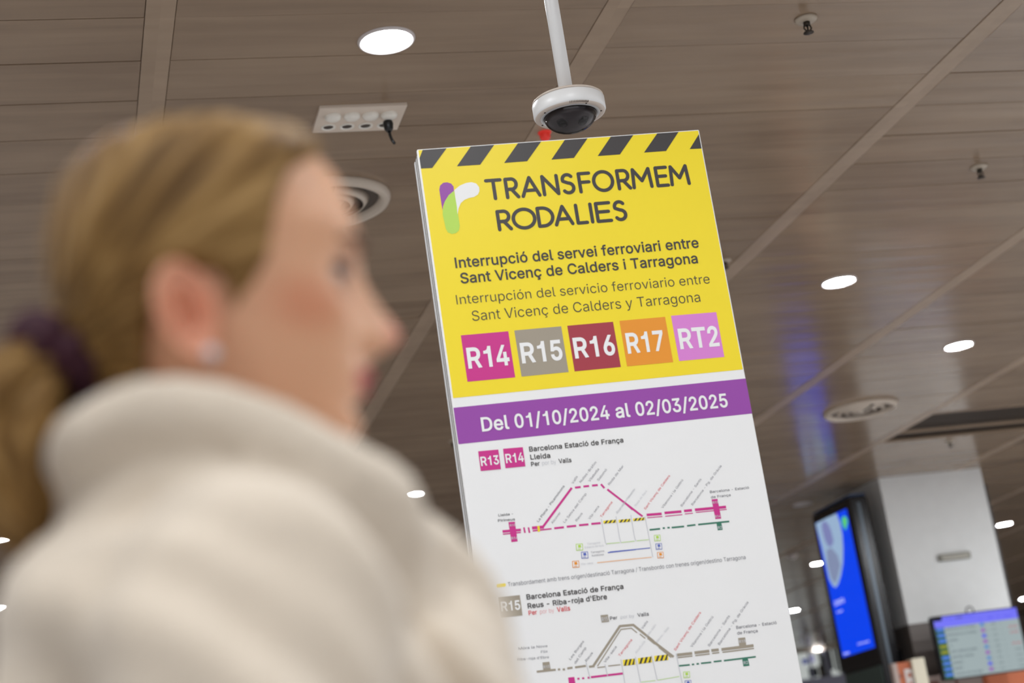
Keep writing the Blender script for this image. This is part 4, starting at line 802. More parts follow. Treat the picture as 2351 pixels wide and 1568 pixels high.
side_text('screen_text', 'CONTA', (628, 950), (706, 918), (622, 912), S_w, scr, .01)
side_text('screen_text', 'con', (645, 1008), (690, 992), (642, 988), S_w, scr, .01)
side_text('screen_text', 'informació', (812, 1262), (905, 1238), (810, 1245), S_w, scr, .01)
side_text('screen_text', 'tren', (700, 1345), (745, 1332), (696, 1322), S_w, scr, .01)

# ------------------------------------------------------------------ departures screen
BY = 13.6
bx0, bx1, bz0, bz1 = 7.150, 7.965, .722+CAMZ, 1.262+CAMZ
brd = thing('departures_screen', 'wide departures monitor with a violet header hanging in front of the white pillar', 'screen', (bx0, BY, bz0))
BW, BH = bx1-bx0, bz1-bz0
M_kb2 = mat('monitor_black', (14, 14, 18), .3)
obj('casing', bx(0, BW, .002, .07, 0, BH, bev=.008), M_kb2, brd)
obj('mount_arm', bx(BW*.4, BW*.6, .068, PY-BY, BH*.35, BH*.65), M_kb2, brd)
bm = bmesh.new(); tube(bm, [(BW*.47+.035*math.cos(a_), .03, BH+.012+.035*math.sin(a_)) for a_ in np.linspace(-.4, math.pi+.4, 17)], .006, 8); obj('hanging_ring', bm, M_kb2, brd, True)
obj('side_knob', bx(-.012, .002, .01, .05, BH*.72, BH*.82, bev=.003), M_kb2, brd)
def rect(name, u0, v0, u1, v1, m, layer, parent):   # u right, v down, 0..1 of the panel
    x0, x1, z1, z0 = BW*(.014+.972*u0), BW*(.014+.972*u1), BH*(.98-.96*v0), BH*(.98-.96*v1)
    me = bpy.data.meshes.new(name); y = .001-.001*layer; me.from_pydata([(x0, y, z0), (x1, y, z0), (x1, y, z1), (x0, y, z1)], [], [(0, 1, 2, 3)]); return link(name, me, m, parent)
def btext(txt, u0, v, u1, hv, m, parent, bold=0):
    me = text_mesh(txt, bold); co = np.empty(len(me.vertices)*3); me.vertices.foreach_get('co', co); co = co.reshape(-1, 3)
    x0, x1 = co[:, 0].min(), co[:, 0].max(); X0, X1 = BW*(.014+.972*u0), BW*(.014+.972*u1); out = np.zeros_like(co)
    out[:, 0] = X0+(co[:, 0]-x0)/(x1-x0)*(X1-X0); out[:, 1] = -.0035; out[:, 2] = BH*(.98-.96*v)+co[:, 1]*hv*BH/.728
    me.vertices.foreach_set('co', out.ravel()); me.update(); me.materials.clear(); return link('screen_text', me, m, parent)
S_pale = em('pale', (158, 172, 174)); S_vio = em('header', (118, 118, 246)); S_gr = em('col', (44, 92, 66)); S_bl = em('tile', (86, 128, 232)); S_ye = em('gold', (150, 150, 40)); S_ink = em('ink', (40, 48, 66)); S_rd = em('red', (196, 70, 78)); S_pp = em('plum', (150, 70, 180)); S_cy = em('cyan', (70, 130, 200)); S_k = em('black', (14, 14, 30)); S_b2 = em('deep', (60, 60, 230))
pn = rect('screen_panel', 0, 0, 1, 1, S_pale, 1, brd)
hd = rect('screen_header', 0, 0, 1, .175, S_vio, 2, brd)
rect('header_tile', 0, 0, .10, .065, S_k, 3, brd)
btext('Sortides', .13, .06, .23, .022, S_b2, hd); btext('Salidas', .26, .06, .35, .026, S_k, hd, .02); btext('Departures', .37, .06, .48, .022, S_b2, hd)
btext('Tren', .53, .13, .56, .03, S_b2, hd); btext('Hora', .64, .12, .70, .035, S_b2, hd); btext('Via', .75, .12, .78, .03, S_b2, hd); btext('Observacions', .83, .13, .93, .03, S_b2, hd); btext('12:34', .92, .055, .98, .022, S_b2, hd)
rect('line_column', 0, .175, .105, 1, S_gr, 2, brd)
names = ['BARCELONA-EST. DE FRANÇA', 'BARCELONA-EST. DE FRANÇA', 'CERVERA', 'TA', 'SANT VICENÇ DE CALDERS', 'MARTORELL CENTRAL', 'AEROPORT', 'MATARÓ', 'TORTOSA / EST. DEL NORD']
wid = [.35, .35, .11, .03, .31, .26, .12, .10, .32]
for k in range(9):
    v = .205 + k*.0905
    rect('line_tile', .012, v-.018, .098, v+.026, S_ye if k in (3, 4) else S_bl, 3, brd)
    btext(names[k], .125, v+.026, .125+wid[k], .030, S_ink, pn, .01)
    rect('operator_mark', .53, v-.022, .575, v+.026, (S_cy, S_pp, S_b2, S_pp, S_cy, S_pp, S_cy, S_b2, S_pp)[k], 3, brd)
    btext('R', .585, v+.022, .60, .022, S_ink, pn, 0); btext('%02d:%02d' % (12+k//3, (k*17) % 60), .655, v+.022, .715, .026, S_ink, pn, .01); btext(str(1+k % 4), .77, v+.022, .78, .022, S_ink, pn)
    if k in (1, 2, 4): btext('RETARD', .865, v+.015, .97, .028, S_rd, pn, .015)
    elif k > 4: btext('Andana', .88, v+.020, .96, .024, S_ink, pn)

# ------------------------------------------------------------------ orange fascia and R sign
M_or = mat('fascia_orange', (186, 98, 58), .5); M_lt = mat('fascia_pale', (178, 160, 152), .5); M_brn = mat('fascia_brown', (120, 62, 50), .5)
fz = hity(2110, 1556, 13.93).z
fas = thing('shop_fascia', 'orange and brown shop fascia strip under the departures screen', 'shop sign', (6.98, 13.93, fz-.45))
obj('board', bx(0, 1.75, 0, .06, 0, .45), M_lt, fas)
for x0, x1, z0, z1, m in ((.08, .28, .1, .40, M_brn), (.44, .46, 0, .45, M_brn), (.70, 1.20, .08, .39, M_or), (1.26, 1.75, .05, .42, M_brn)):
    obj('colour_panel', bx(x0, x1, -.01, .0, z0, z1), m, fas)
obj('white_symbol', bx(1.18, 1.25, -.014, -.001, .30, .38, bev=.004), mat('symbol_white', (210, 205, 215), .5), fas)
RY = 12.8
a = hity(2049, 1527, RY); b = hity(2089, 1518, RY); c = hity(2118, 1513, RY)
rs = thing('letter_sign', 'small orange sign with a white letter R beside the black advertising column', 'sign', (a.x, RY, 0))
zt_ = max(a.z, b.z)
obj('orange_panel', bx(0, b.x-a.x, 0, .05, .0, zt_, bev=.004), M_or, rs)
obj('pale_border', bx(-.004, .035, -.004, .052, .0, zt_-.001), M_lt, rs)
obj('cream_post', bx(b.x-a.x, c.x-a.x, -.03, .06, .0, zt_+.015, bev=.004), mat('post_cream', (222, 214, 192), .5), rs)
me = text_mesh('R', .05); co = np.empty(len(me.vertices)*3); me.vertices.foreach_get('co', co); co = co.reshape(-1, 3)
o2 = np.zeros_like(co); sc_ = .135/.728; o2[:, 0] = (b.x-a.x)*.52+co[:, 0]*sc_*.75; o2[:, 1] = -.006; o2[:, 2] = zt_-.20+co[:, 1]*sc_
me.vertices.foreach_set('co', o2.ravel()); me.materials.clear(); link('letter', me, mat('letter_white', (214, 204, 200), .5), rs)
obj('dark_symbol', bx(.042, .058, -.004, 0, zt_-.12, zt_-.09), M_brn, rs)

# ------------------------------------------------------------------ far shop window
FY = 31.2
def fp(x, y): return hity(1740+x/3.5, 1120+y/3.5, FY)
x0, x1 = fp(330, 1300).x-3.2, fp(700, 1300).x+1.0
zt2, zb2 = CEIL-.06, fp(500, 1600).z-.9
win = thing('window_1', None, None, (0, FY, 0)); win['kind'] = 'structure'
M_glow = mat('shop_backlight', (200, 205, 205), .5, emit=(214, 220, 216), es=.55)
obj('shop_light_panel', bx(x0, x1, .02, .06, zb2, zt2), M_glow, win)
M_mul = mat('mullion_lavender', (150, 152, 176), .4); M_mud = mat('mullion_dark', (40, 36, 36), .5)
gx = lambda x, y=1400: fp(x, y).x
for a_, b_ in ((498, 520), (648, 668)):
    obj('dark_mullion', bx(gx(a_), gx(b_), -.06, .0, zb2, zt2), M_mud, win)
for a_, b_ in ((528, 560), (405, 412)):
    obj('pale_mullion', bx(gx(a_), gx(b_), -.09, -.02, zb2, zt2), M_mul, win)
zz = lambda y: fp(450, y).z
for a_, b_, y0, y1, m in ((360, 400, 1365, 1405, em('poster_blue', (60, 70, 130), .8)), (425, 455, 1340, 1400, em('poster_lav', (150, 150, 190), .8)), (395, 470, 1445, 1520, mat('poster_grey', (70, 84, 92), .5)), (482, 500, 1430, 1530, mat('poster_brown', (110, 92, 70), .5)), (570, 600, 1310, 1480, mat('glass_shade', (104, 112, 112), .3)), (618, 640, 1310, 1500, mat('glass_shade2', (92, 100, 102), .3))):
    obj('poster', bx(gx(a_), gx(b_), -.01, .02, zz(y1), zz(y0)), m, win)
obj('transom', bx(x0, x1, -.12, .0, zz(1575)-.1, zz(1532)), mat('transom_lavender', (196, 200, 228), .4), win)

# ------------------------------------------------------------------ the woman
HP = Vector((.11367, 1.10428, .36077+CAMZ))     # centre of the head; figure faces +X
M_skin_e = None
def interp(tab, z):
    zs = [t_[0] for t_ in tab][::-1]; out = []
    for k in range(1, len(tab[0])): out.append(np.interp(z, zs, [t_[k] for t_ in tab][::-1]))
    return out
# z, front x, back x, half width, squareness
HEADT = [(.1165,.012,-.002,.004,2),(.115,.034,-.026,.022,2),(.110,.056,-.044,.038,2),(.102,.0740,-.058,.051,2.05),(.092,.0850,-.0705,.062,2.05),(.080,.0925,-.081,.069,2.1),(.062,.0990,-.0875,.0735,2.15),
 (.045,.1010,-.090,.0755,2.2),(.033,.1025,-.0905,.0755,2.25),(.022,.0975,-.090,.0745,2.3),(.008,.0935,-.0885,.0730,2.3),(-.008,.0930,-.085,.0715,2.25),(-.025,.0935,-.079,.069,2.2),(-.040,.0935,-.071,.0655,2.15),
 (-.053,.0930,-.065,.0615,2.1),(-.066,.0910,-.061,.0575,2.0),(-.078,.0870,-.059,.0535,1.95),(-.088,.0865,-.058,.049,1.9),(-.097,.0845,-.0575,.046,1.85),(-.103,.0780,-.0575,.0445,1.85),(-.107,.0640,-.058,.044,1.85),
 (-.111,.0440,-.0585,.0445,1.9),(-.118,.0260,-.060,.045,2),(-.130,.0200,-.062,.046,2),(-.145,.0200,-.066,.051,2),(-.160,.0260,-.074,.066,2),(-.175,.0360,-.083,.095,2),(-.195,.052,-.092,.140,2.2),(-.22,.066,-.100,.175,2.5),(-.26,.082,-.105,.190,2.6),(-.32,.095,-.105,.182,2.6),(-.40,.095,-.095,.155,2.5),(-.52,.080,-.085,.135,2.4),(-.62,.080,-.100,.155,2.4),(-.72,.08,-.12,.170,2.4)]
def smooth_tab():
    zs = np.concatenate([[.1165, .1160], np.linspace(.1148, -.16, 150), np.linspace(-.166, -.72, 60)])
    raw = np.array(interp(HEADT, zs)).T
    k = np.array([1, 2, 3, 2, 1])/9.
    for _ in range(2):
        p_ = np.pad(raw, ((2, 2), (0, 0)), 'edge'); raw2 = sum(k[i]*p_[i:i+len(raw)] for i in range(5)); raw[2:] = raw2[2:]
    return zs, raw
zs, tab = smooth_tab()
g = lambda v, c, s: np.exp(-((v-c)/s)**2)
NOSE = [(.034,0),(.026,.003),(.016,.0075),(.006,.0125),(-.005,.0175),(-.014,.0225),(-.022,.0275),(-.029,.0310),(-.034,.0300),(-.0385,.0245),(-.0425,.0150),(-.0455,.0095),(-.0500,.0075),(-.056,.006),(-.062,.003),(-.07,0)]
NSIG = [(.034,.012),(.016,.0085),(0,.0085),(-.015,.0095),(-.025,.0115),(-.034,.0135),(-.042,.014),(-.05,.010),(-.07,.010)]
def head_point(z, f_, b_, w_, ex_, a):
    cx_, rx = (f_+b_)/2, (f_-b_)/2; ca, sa = np.cos(a), np.sin(a)
    x = cx_+rx*np.sign(ca)*np.abs(ca)**(2/ex_); y = w_*np.sign(sa)*np.abs(sa)**(2/ex_)
    return x, y
def face_disp(x, y, z):
    fr = np.clip((x-.03)/.03, 0, 1)
    n = np.interp(z, [q[0] for q in NOSE][::-1], [q[1] for q in NOSE][::-1]); sg = np.interp(z, [q[0] for q in NSIG][::-1], [q[1] for q in NSIG][::-1])
    ay = np.abs(y)
    d = n*np.exp(-(y/sg)**2)
    d += .0055*g(ay, .0135, .0055)*g(z, -.034, .0075)                     # nostril wings
    d -= .0030*g(ay, .0065, .003)*g(z, -.0425, .003)                     # nostrils
    d += .0042*g(z, .028, .009)*np.exp(-((ay-.022)/.020)**2)              # brow ridge
    d -= .0105*g(ay, .0305, .0135)*g(z, .002, .0125)                      # eye sockets
    d += .0050*g(ay, .046, .018)*g(z, -.022, .018)                        # cheek bones
    d += .0062*g(z, -.0580, .0036)*np.exp(-(y/.0195)**2)                  # upper lip
    d -= .0020*g(z, -.0622, .0016)*np.exp(-(y/.023)**2)                   # mouth line
    d += .0070*g(z, -.0678, .0044)*np.exp(-(y/.0170)**2)                  # lower lip
    d -= .0022*g(z, -.0785, .0045)*np.exp(-(y/.020)**2)
    d += .0042*g(z, -.0925, .010)*np.exp(-(y/.018)**2)                    # chin
    d -= .0012*g(ay, .0, .003)*g(z, -.0515, .005)
    return d*fr
NA = 132
ang = np.linspace(0, 2*np.pi, NA, endpoint=False)
# more columns at the front of the face
ang = ang - .45*np.sin(ang)
V, Fc = [], []
for z, (f_, b_, w_, ex_) in zip(zs, tab):
    x, y = head_point(z, f_, b_, w_, ex_, ang)
    x = x + (face_disp(x, y, z) if z > -.125 else 0)
    V += [(x[i], y[i], z) for i in range(NA)]
nl = len(zs)
for r_ in range(nl-1):
    for i in range(NA):
        j = (i+1) % NA; Fc.append((r_*NA+i, (r_+1)*NA+i, (r_+1)*NA+j, r_*NA+j))
Fc.append(tuple(range(NA))); Fc.append(tuple(range((nl-1)*NA, nl*NA))[::-1])
# ears, joined into the same mesh
def ear(side):
    n, s_n = 40, 16; base = len(V)
    prof = [(0, -.006), (.12, -.0065), (.26, -.0055), (.40, -.002), (.52, .0030), (.62, .0048), (.70, .0022), (.78, .0025), (.86, .0070), (.93, .0085), (.98, .0065), (1.0, .0020), (.97, -.003), (.80, -.006), (.55, -.010), (.35, -.020)]
    for s, h in prof:
        for k in range(n):
            th = 2*math.pi*k/n
            rz = .0315 if math.sin(th) > 0 else .0330
            rx = (.0205 if math.cos(th) < 0 else .0185)*(1 - .30*max(0, -math.sin(th))**1.5)
            lx, lz = rx*math.cos(th)*s, rz*math.sin(th)*s
            hh_ = h
            if math.sin(th) < -.55 and .35 < s: hh_ = h*.5+.001            # lobe is plain
            if math.cos(th) > .5 and .4 < s < 1: hh_ = h*.55 + (.004 if abs(math.sin(th)) < .25 and s < .7 else 0)  # tragus, root
            t_ = math.radians(10); X, Z = lx*math.cos(t_)-lz*math.sin(t_), lx*math.sin(t_)+lz*math.cos(t_)
            flare = .010 + max(0, -X)*.42
            V.append((X-.0220, side*(.0690+flare+hh_), Z-.0290))
    for r_ in range(len(prof)-1):
        for i in range(n):
            j = (i+1) % n; q = (base+r_*n+i, base+r_*n+j, base+(r_+1)*n+j, base+(r_+1)*n+i); Fc.append(q if side > 0 else q[::-1])
    Fc.append(tuple(range(base, base+n)) if side < 0 else tuple(range(base, base+n))[::-1])
ear(-1); ear(1)
# eyelids
def lid(side, a0, a1, r=.0134):
    base = len(V); n, m_ = 16, 8
    for i in range(m_+1):
        el = math.radians(a0+(a1-a0)*i/m_)
        for k in range(n+1):
            az = math.radians(-80+160*k/n)
            V.append((.0735+r*math.cos(el)*math.cos(az), side*.0305+r*math.cos(el)*math.sin(az), .0020+r*math.sin(el)))
    for i in range(m_):
        for k in range(n): Fc.append((base+i*(n+1)+k, base+i*(n+1)+k+1, base+(i+1)*(n+1)+k+1, base+(i+1)*(n+1)+k))
for s in (-1, 1): lid(s, 14, 82); lid(s, -18, -80)
wm = thing('person', 'woman in profile with low blonde ponytail, dark red scrunchie and fleecy white coat', 'person', HP - Vector((0, 0, HP.z)))
def HO(o): o.location = (0, 0, HP.z); return o
# skin material, lips and blush are the face's own colouring
ms = bpy.data.materials.new('skin'); ms.use_nodes = True; nt = ms.node_tree; L = nt.links.new; b = nt.nodes['Principled BSDF']
tc = node(nt, 'ShaderNodeTexCoord')
def mask(cx_, cy_, cz_, rx, ry, rz, lo=.6):
    s1 = node(nt, 'ShaderNodeVectorMath', operation='ABSOLUTE'); L(tc.outputs['Object'], s1.inputs[0])
    s0 = node(nt, 'ShaderNodeSeparateXYZ'); L(tc.outputs['Object'], s0.inputs[0]); sa_ = node(nt, 'ShaderNodeMath', operation='ABSOLUTE'); L(s0.outputs[1], sa_.inputs[0])
    cbn = node(nt, 'ShaderNodeCombineXYZ'); L(s0.outputs[0], cbn.inputs[0]); L(sa_.outputs[0], cbn.inputs[1]); L(s0.outputs[2], cbn.inputs[2])
    s2 = node(nt, 'ShaderNodeVectorMath', operation='SUBTRACT'); L(cbn.outputs[0], s2.inputs[0]); s2.inputs[1].default_value = (cx_, cy_, cz_)
    s3 = node(nt, 'ShaderNodeVectorMath', operation='DIVIDE'); L(s2.outputs[0], s3.inputs[0]); s3.inputs[1].default_value = (rx, ry, rz)
    s4 = node(nt, 'ShaderNodeVectorMath', operation='LENGTH'); L(s3.outputs[0], s4.inputs[0])
    r_ = node(nt, 'ShaderNodeMapRange', interpolation_type='SMOOTHSTEP'); L(s4.outputs['Value'], r_.inputs[0]); r_.inputs[1].default_value = lo; r_.inputs[2].default_value = 1; r_.inputs[3].default_value = 1; r_.inputs[4].default_value = 0
    return r_.outputs[0]
def mixc(fac, a_, c2, f=1):
    mx = node(nt, 'ShaderNodeMix', data_type='RGBA'); k = node(nt, 'ShaderNodeMath', operation='MULTIPLY'); L(fac, k.inputs[0]); k.inputs[1].default_value = f; L(k.outputs[0], mx.inputs[0])
    if isinstance(a_, tuple): mx.inputs[6].default_value = (*a_, 1)
    else: L(a_, mx.inputs[6])
    mx.inputs[7].default_value = (*lin(c2), 1); return mx.outputs[2]
cc = lin((226, 172, 136))
cc = mixc(mask(.055, .06, -.022, .045, .045, .030, .1), cc, (208, 126, 90), .6)
cc = mixc(mask(.122, .0, -.030, .022, .018, .018, .1), cc, (214, 118, 110), .6)
cc = mixc(mask(-.02, .088, -.030, .035, .035, .05, .3), cc, (226, 142, 116), .6)
cc = mixc(mask(.085, .028, .006, .024, .024, .020, .3), cc, (112, 70, 56), .7)
cc = mixc(mask(.098, .0, -.0625, .024, .029, .0115, .75), cc, (176, 46, 48), .95)
L(cc, b.inputs['Base Color']); b.inputs['Roughness'].default_value = .45; b.inputs['Subsurface Weight'].default_value = .15; b.inputs['Subsurface Radius'].default_value = (.01, .004, .003); b.inputs['Subsurface Scale'].default_value = .4
me = bpy.data.meshes.new('body'); me.from_pydata([tuple(v) for v in V], [], Fc); me.update()
body = HO(link('body', me, ms, wm, True))
M_eye = mat('eye_white', (196, 184, 176), .2); M_iris = mat('iris', (66, 48, 34), .1); M_lash = mat('lash', (48, 34, 28), .7)
for s in (-1, 1):
    bm = bmesh.new(); bmesh.ops.create_uvsphere(bm, u_segments=24, v_segments=16, radius=.0122, matrix=Matrix.Translation((.0735, s*.0305, .0020)))
    for f in bm.faces:
        cv = (f.calc_center_median()-Vector((.0735, s*.0305, .0020))).normalized()
        if cv.x > .80: f.material_index = 1
    HO(obj('eyeball', bm, [M_eye, M_iris], wm, True))
    bm = bmesh.new(); tube(bm, [(.0735+.0142*math.cos(a_)*.95, s*.0305+.0142*math.sin(a_), .0020+.0135*math.sin(.33)+.0002) for a_ in np.linspace(-1.3, 1.3, 14)], .0021, 6); HO(obj('eyelashes', bm, M_lash, wm, True))
    bm = bmesh.new(); pts = []
    for i in range(12):
        y_ = .012+.036*i/11; zb_ = .0225+.006*math.sin(math.pi*(i+1)/14)
        f_, b_, w_, ex_ = [np.interp(zb_, zs[::-1], tab[::-1, k]) for k in range(4)]
        xx = (f_+b_)/2+(f_-b_)/2*(1-(y_/w_)**ex_)**(1/ex_); xx += float(face_disp(np.array(xx), np.array(y_), zb_))
        pts.append((xx, s*y_, zb_))
    tube(bm, pts, [.0012+.0022*math.sin(math.pi*(i+1.5)/13) for i in range(12)], 8); HO(obj('eyebrow', bm, mat('brow_hair', (96, 66, 48), .8), wm, True))
bm = bmesh.new(); bmesh.ops.create_uvsphere(bm, u_segments=16, v_segments=12, radius=.0045, matrix=Matrix.Translation((-.0105, -.0865, -.0590)))
HO(obj('earring', bm, mat('pearl', (214, 214, 222), .15, coat=.5), wm, True))

# hair: cap swept back to the scrunchie
SCR = Vector((-.094, 0, -.030))
def hair_mat():
    m = bpy.data.materials.new('hair'); m.use_nodes = True; nt = m.node_tree; L = nt.links.new; b = nt.nodes['Principled BSDF']
    at = node(nt, 'ShaderNodeAttribute', attribute_name='strand')
    n = node(nt, 'ShaderNodeTexNoise', noise_dimensions='3D'); n.inputs['Scale'].default_value = 1; n.inputs['Detail'].default_value = 6; n.inputs['Roughness'].default_value = .6; L(at.outputs['Vector'], n.inputs['Vector'])
    cr = node(nt, 'ShaderNodeValToRGB'); e_ = cr.color_ramp.elements
    e_[0].position = .30; e_[0].color = (*lin((66, 44, 22)), 1); e_[1].position = .72; e_[1].color = (*lin((186, 150, 96)), 1)
    x = e_.new(.50); x.color = (*lin((126, 94, 50)), 1)
    L(n.outputs['Fac'], cr.inputs[0]); L(cr.outputs[0], b.inputs['Base Color']); b.inputs['Roughness'].default_value = .62; b.inputs['Specular IOR Level'].default_value = .2
    bp = node(nt, 'ShaderNodeBump'); bp.inputs['Strength'].default_value = .6; bp.inputs['Distance'].default_value = .003; L(n.outputs['Fac'], bp.inputs['Height']); L(bp.outputs[0], b.inputs['Normal'])
    return m
M_hair = hair_mat()
XB = [(.14,.13),(.112,.108),(.102,.098),(.092,.0880),(.080,.0720),(.066,.0560),(.045,.0450),(.022,.0390),(.0044,.0336),(-.010,.024),(-.021,.0137),(-.04,.002),(-.07,-.02)]
ZB = [(-.12,-.060),(-.080,-.064),(-.058,-.078),(-.047,-.070),(-.043,-.035),(-.036,-.010),(-.022,.000),(.0,-.004),(.006,-.030),(.03,-.030),(.12,-.030)]
def hair_t(x, y, z):
    xb = np.interp(z, [q[0] for q in XB][::-1], [q[1] for q in XB][::-1]); zb_ = np.interp(x, [q[0] for q in ZB], [q[1] for q in ZB])
    d = min((xb-x)/.016, (z-zb_)/.010)
    return max(-1, min(1, d))
V2, ok, st = [], [], []
na2 = 160; a2 = np.linspace(0, 2*np.pi, na2, endpoint=False); zl = np.concatenate([[.1164, .1160], np.linspace(.1148, -.082, 110)])
for z in zl:
    f_, b_, w_, ex_ = [np.interp(z, zs[::-1], tab[::-1, k]) for k in range(4)]
    X, Y_ = head_point(z, f_, b_, w_, ex_, a2)
    for x, y in zip(X, Y_):
        t_ = hair_t(x, y, z); th = .0095 if t_ > 0 else .004
        nrm = Vector((x*.9, y*1.2, (z-.02)*.9)).normalized()
        ang_ = math.atan2(z-SCR.z, x-SCR.x)
        rid = .0008*math.sin(ang_*34+3*math.sin(abs(y)*60))+.0004*math.sin(ang_*71+1)
        off = (-.004 + (.0135+rid)*max(0, min(1, t_*1.1+.12))) if t_ > -.3 else -.006
        if x < -.02: off += .003*min(1, (-.02-x)/.05)*max(0, t_)
        p_ = Vector((x, y, z)) + nrm*off
        V2.append(p_); ok.append(t_ > -.35); dist = math.hypot(x-SCR.x, z-SCR.z); st.append((ang_*13, dist*5, y*55))
F2 = []
for r_ in range(len(zl)-1):
    for i in range(na2):
        j = (i+1) % na2; q = (r_*na2+i, (r_+1)*na2+i, (r_+1)*na2+j, r_*na2+j)
        if sum(ok[k] for k in q) >= 3: F2.append(q)
F2.append(tuple(range(na2)))
me = bpy.data.meshes.new('hair'); me.from_pydata([tuple(v) for v in V2], [], F2)
at = me.attributes.new('strand', 'FLOAT_VECTOR', 'POINT'); at.data.foreach_set('vector', np.array(st).ravel()); me.update()
hair = HO(link('hair', me, M_hair, wm, True))
# gathered hair between cap and scrunchie, and the ponytail
def lock(pts, rads, n=28, seed=0, amp=.12, flat=1.0):
    V3, F3, S3 = [], [], []; rr = random.Random(seed); ph = [rr.random()*6 for _ in range(4)]; m_ = 40
    P = [Vector(p) for p in pts]; tt = np.linspace(0, 1, len(P)); tm = np.linspace(0, 1, m_)
    def sm(arr):
        o_ = np.interp(tm, tt, arr)
        for _ in range(3): o_[1:-1] = (o_[:-2]+2*o_[1:-1]+o_[2:])/4
        return o_
    X = [sm([p[k] for p in P]) for k in range(3)]; R_ = sm(rads)
    for i in range(m_):
        c0 = Vector((X[0][i], X[1][i], X[2][i])); i1, i0 = min(i+1, m_-1), max(i-1, 0)
        t_ = Vector((X[0][i1]-X[0][i0], X[1][i1]-X[1][i0], X[2][i1]-X[2][i0])).normalized(); a_ = Vector((0, 1, 0)); b_ = t_.cross(a_).normalized()
        for k in range(n):
            th = 2*math.pi*k/n; r_ = R_[i]*(1+amp*math.sin(th*5+ph[0]+i*.09)+amp*.6*math.sin(th*9+ph[1]-i*.13)+amp*.5*math.sin(th*3+ph[2]+i*.2))
            V3.append(tuple(c0+a_*math.cos(th)*r_*flat+b_*math.sin(th)*r_)); S3.append((math.cos(th)*4+i*.03+seed, math.sin(th)*4, i*.12))
    for i in range(m_-1):
        for k in range(n): F3.append((i*n+k, i*n+(k+1) % n, (i+1)*n+(k+1) % n, (i+1)*n+k))
    F3.append(tuple(range(n))); F3.append(tuple(range((m_-1)*n, m_*n))[::-1])
    return V3, F3, S3
def lock_obj(name, locks, parent):
    V3, F3, S3 = [], [], []
    for l_ in locks:
        v_, f_, s2 = l_; o_ = len(V3); V3 += v_; F3 += [tuple(i+o_ for i in q) for q in f_]; S3 += s2
    me = bpy.data.meshes.new(name); me.from_pydata(V3, [], F3); at = me.attributes.new('strand', 'FLOAT_VECTOR', 'POINT'); at.data.foreach_set('vector', np.array(S3).ravel()); me.update()
    return HO(link(name, me, M_hair, parent, True))
lock_obj('gathered_hair', [lock([(-.045, 0, .010), (-.062, 0, -.006), (-.078, 0, -.018), (-.088, 0, -.027)], [.045, .044, .034, .024], seed=4, amp=.04, flat=1.25)], wm)
lock_obj('ponytail', [lock([(-.094, 0, -.030), (-.112, -.004, -.040), (-.130, -.008, -.060), (-.136, -.010, -.092), (-.126, -.008, -.125), (-.118, 0, -.155)], [.018, .028, .036, .037, .030, .010], seed=1, amp=.10),
                      lock([(-.098, -.012, -.034), (-.125, -.022, -.042), (-.150, -.026, -.062), (-.158, -.026, -.095), (-.150, -.02, -.13)], [.012, .018, .022, .020, .006], seed=2, amp=.12),
                      lock([(-.094, .010, -.036), (-.108, .016, -.055), (-.112, .020, -.085), (-.104, .018, -.115)], [.014, .020, .022, .010], seed=3, amp=.12)], wm)
# scrunchie
bm = bmesh.new(); ax = Vector((-.62, 0, -.78)).normalized(); e1 = Vector((0, 1, 0)); e2 = ax.cross(e1)
n1, n2 = 72, 16; rg = []
for i in range(n1):
    A_ = 2*math.pi*i/n1; rr_ = .0135*(1+.22*math.sin(A_*13)+.1*math.sin(A_*7+1)); c0 = SCR + (e1*math.cos(A_)*1.05+e2*math.sin(A_))*.0235
    d_ = (e1*math.cos(A_)+e2*math.sin(A_))
    rg.append([bm.verts.new(c0 + (d_*math.cos(2*math.pi*k/n2) + ax*math.sin(2*math.pi*k/n2)*1.15)*rr_) for k in range(n2)])
for i in range(n1):
    for k in range(n2): bm.faces.new((rg[i][k], rg[(i+1) % n1][k], rg[(i+1) % n1][(k+1) % n2], rg[i][(k+1) % n2]))
HO(obj('scrunchie', bm, mat('velvet', (58, 14, 34), .8, noise=.2, nscale=90), wm, True))

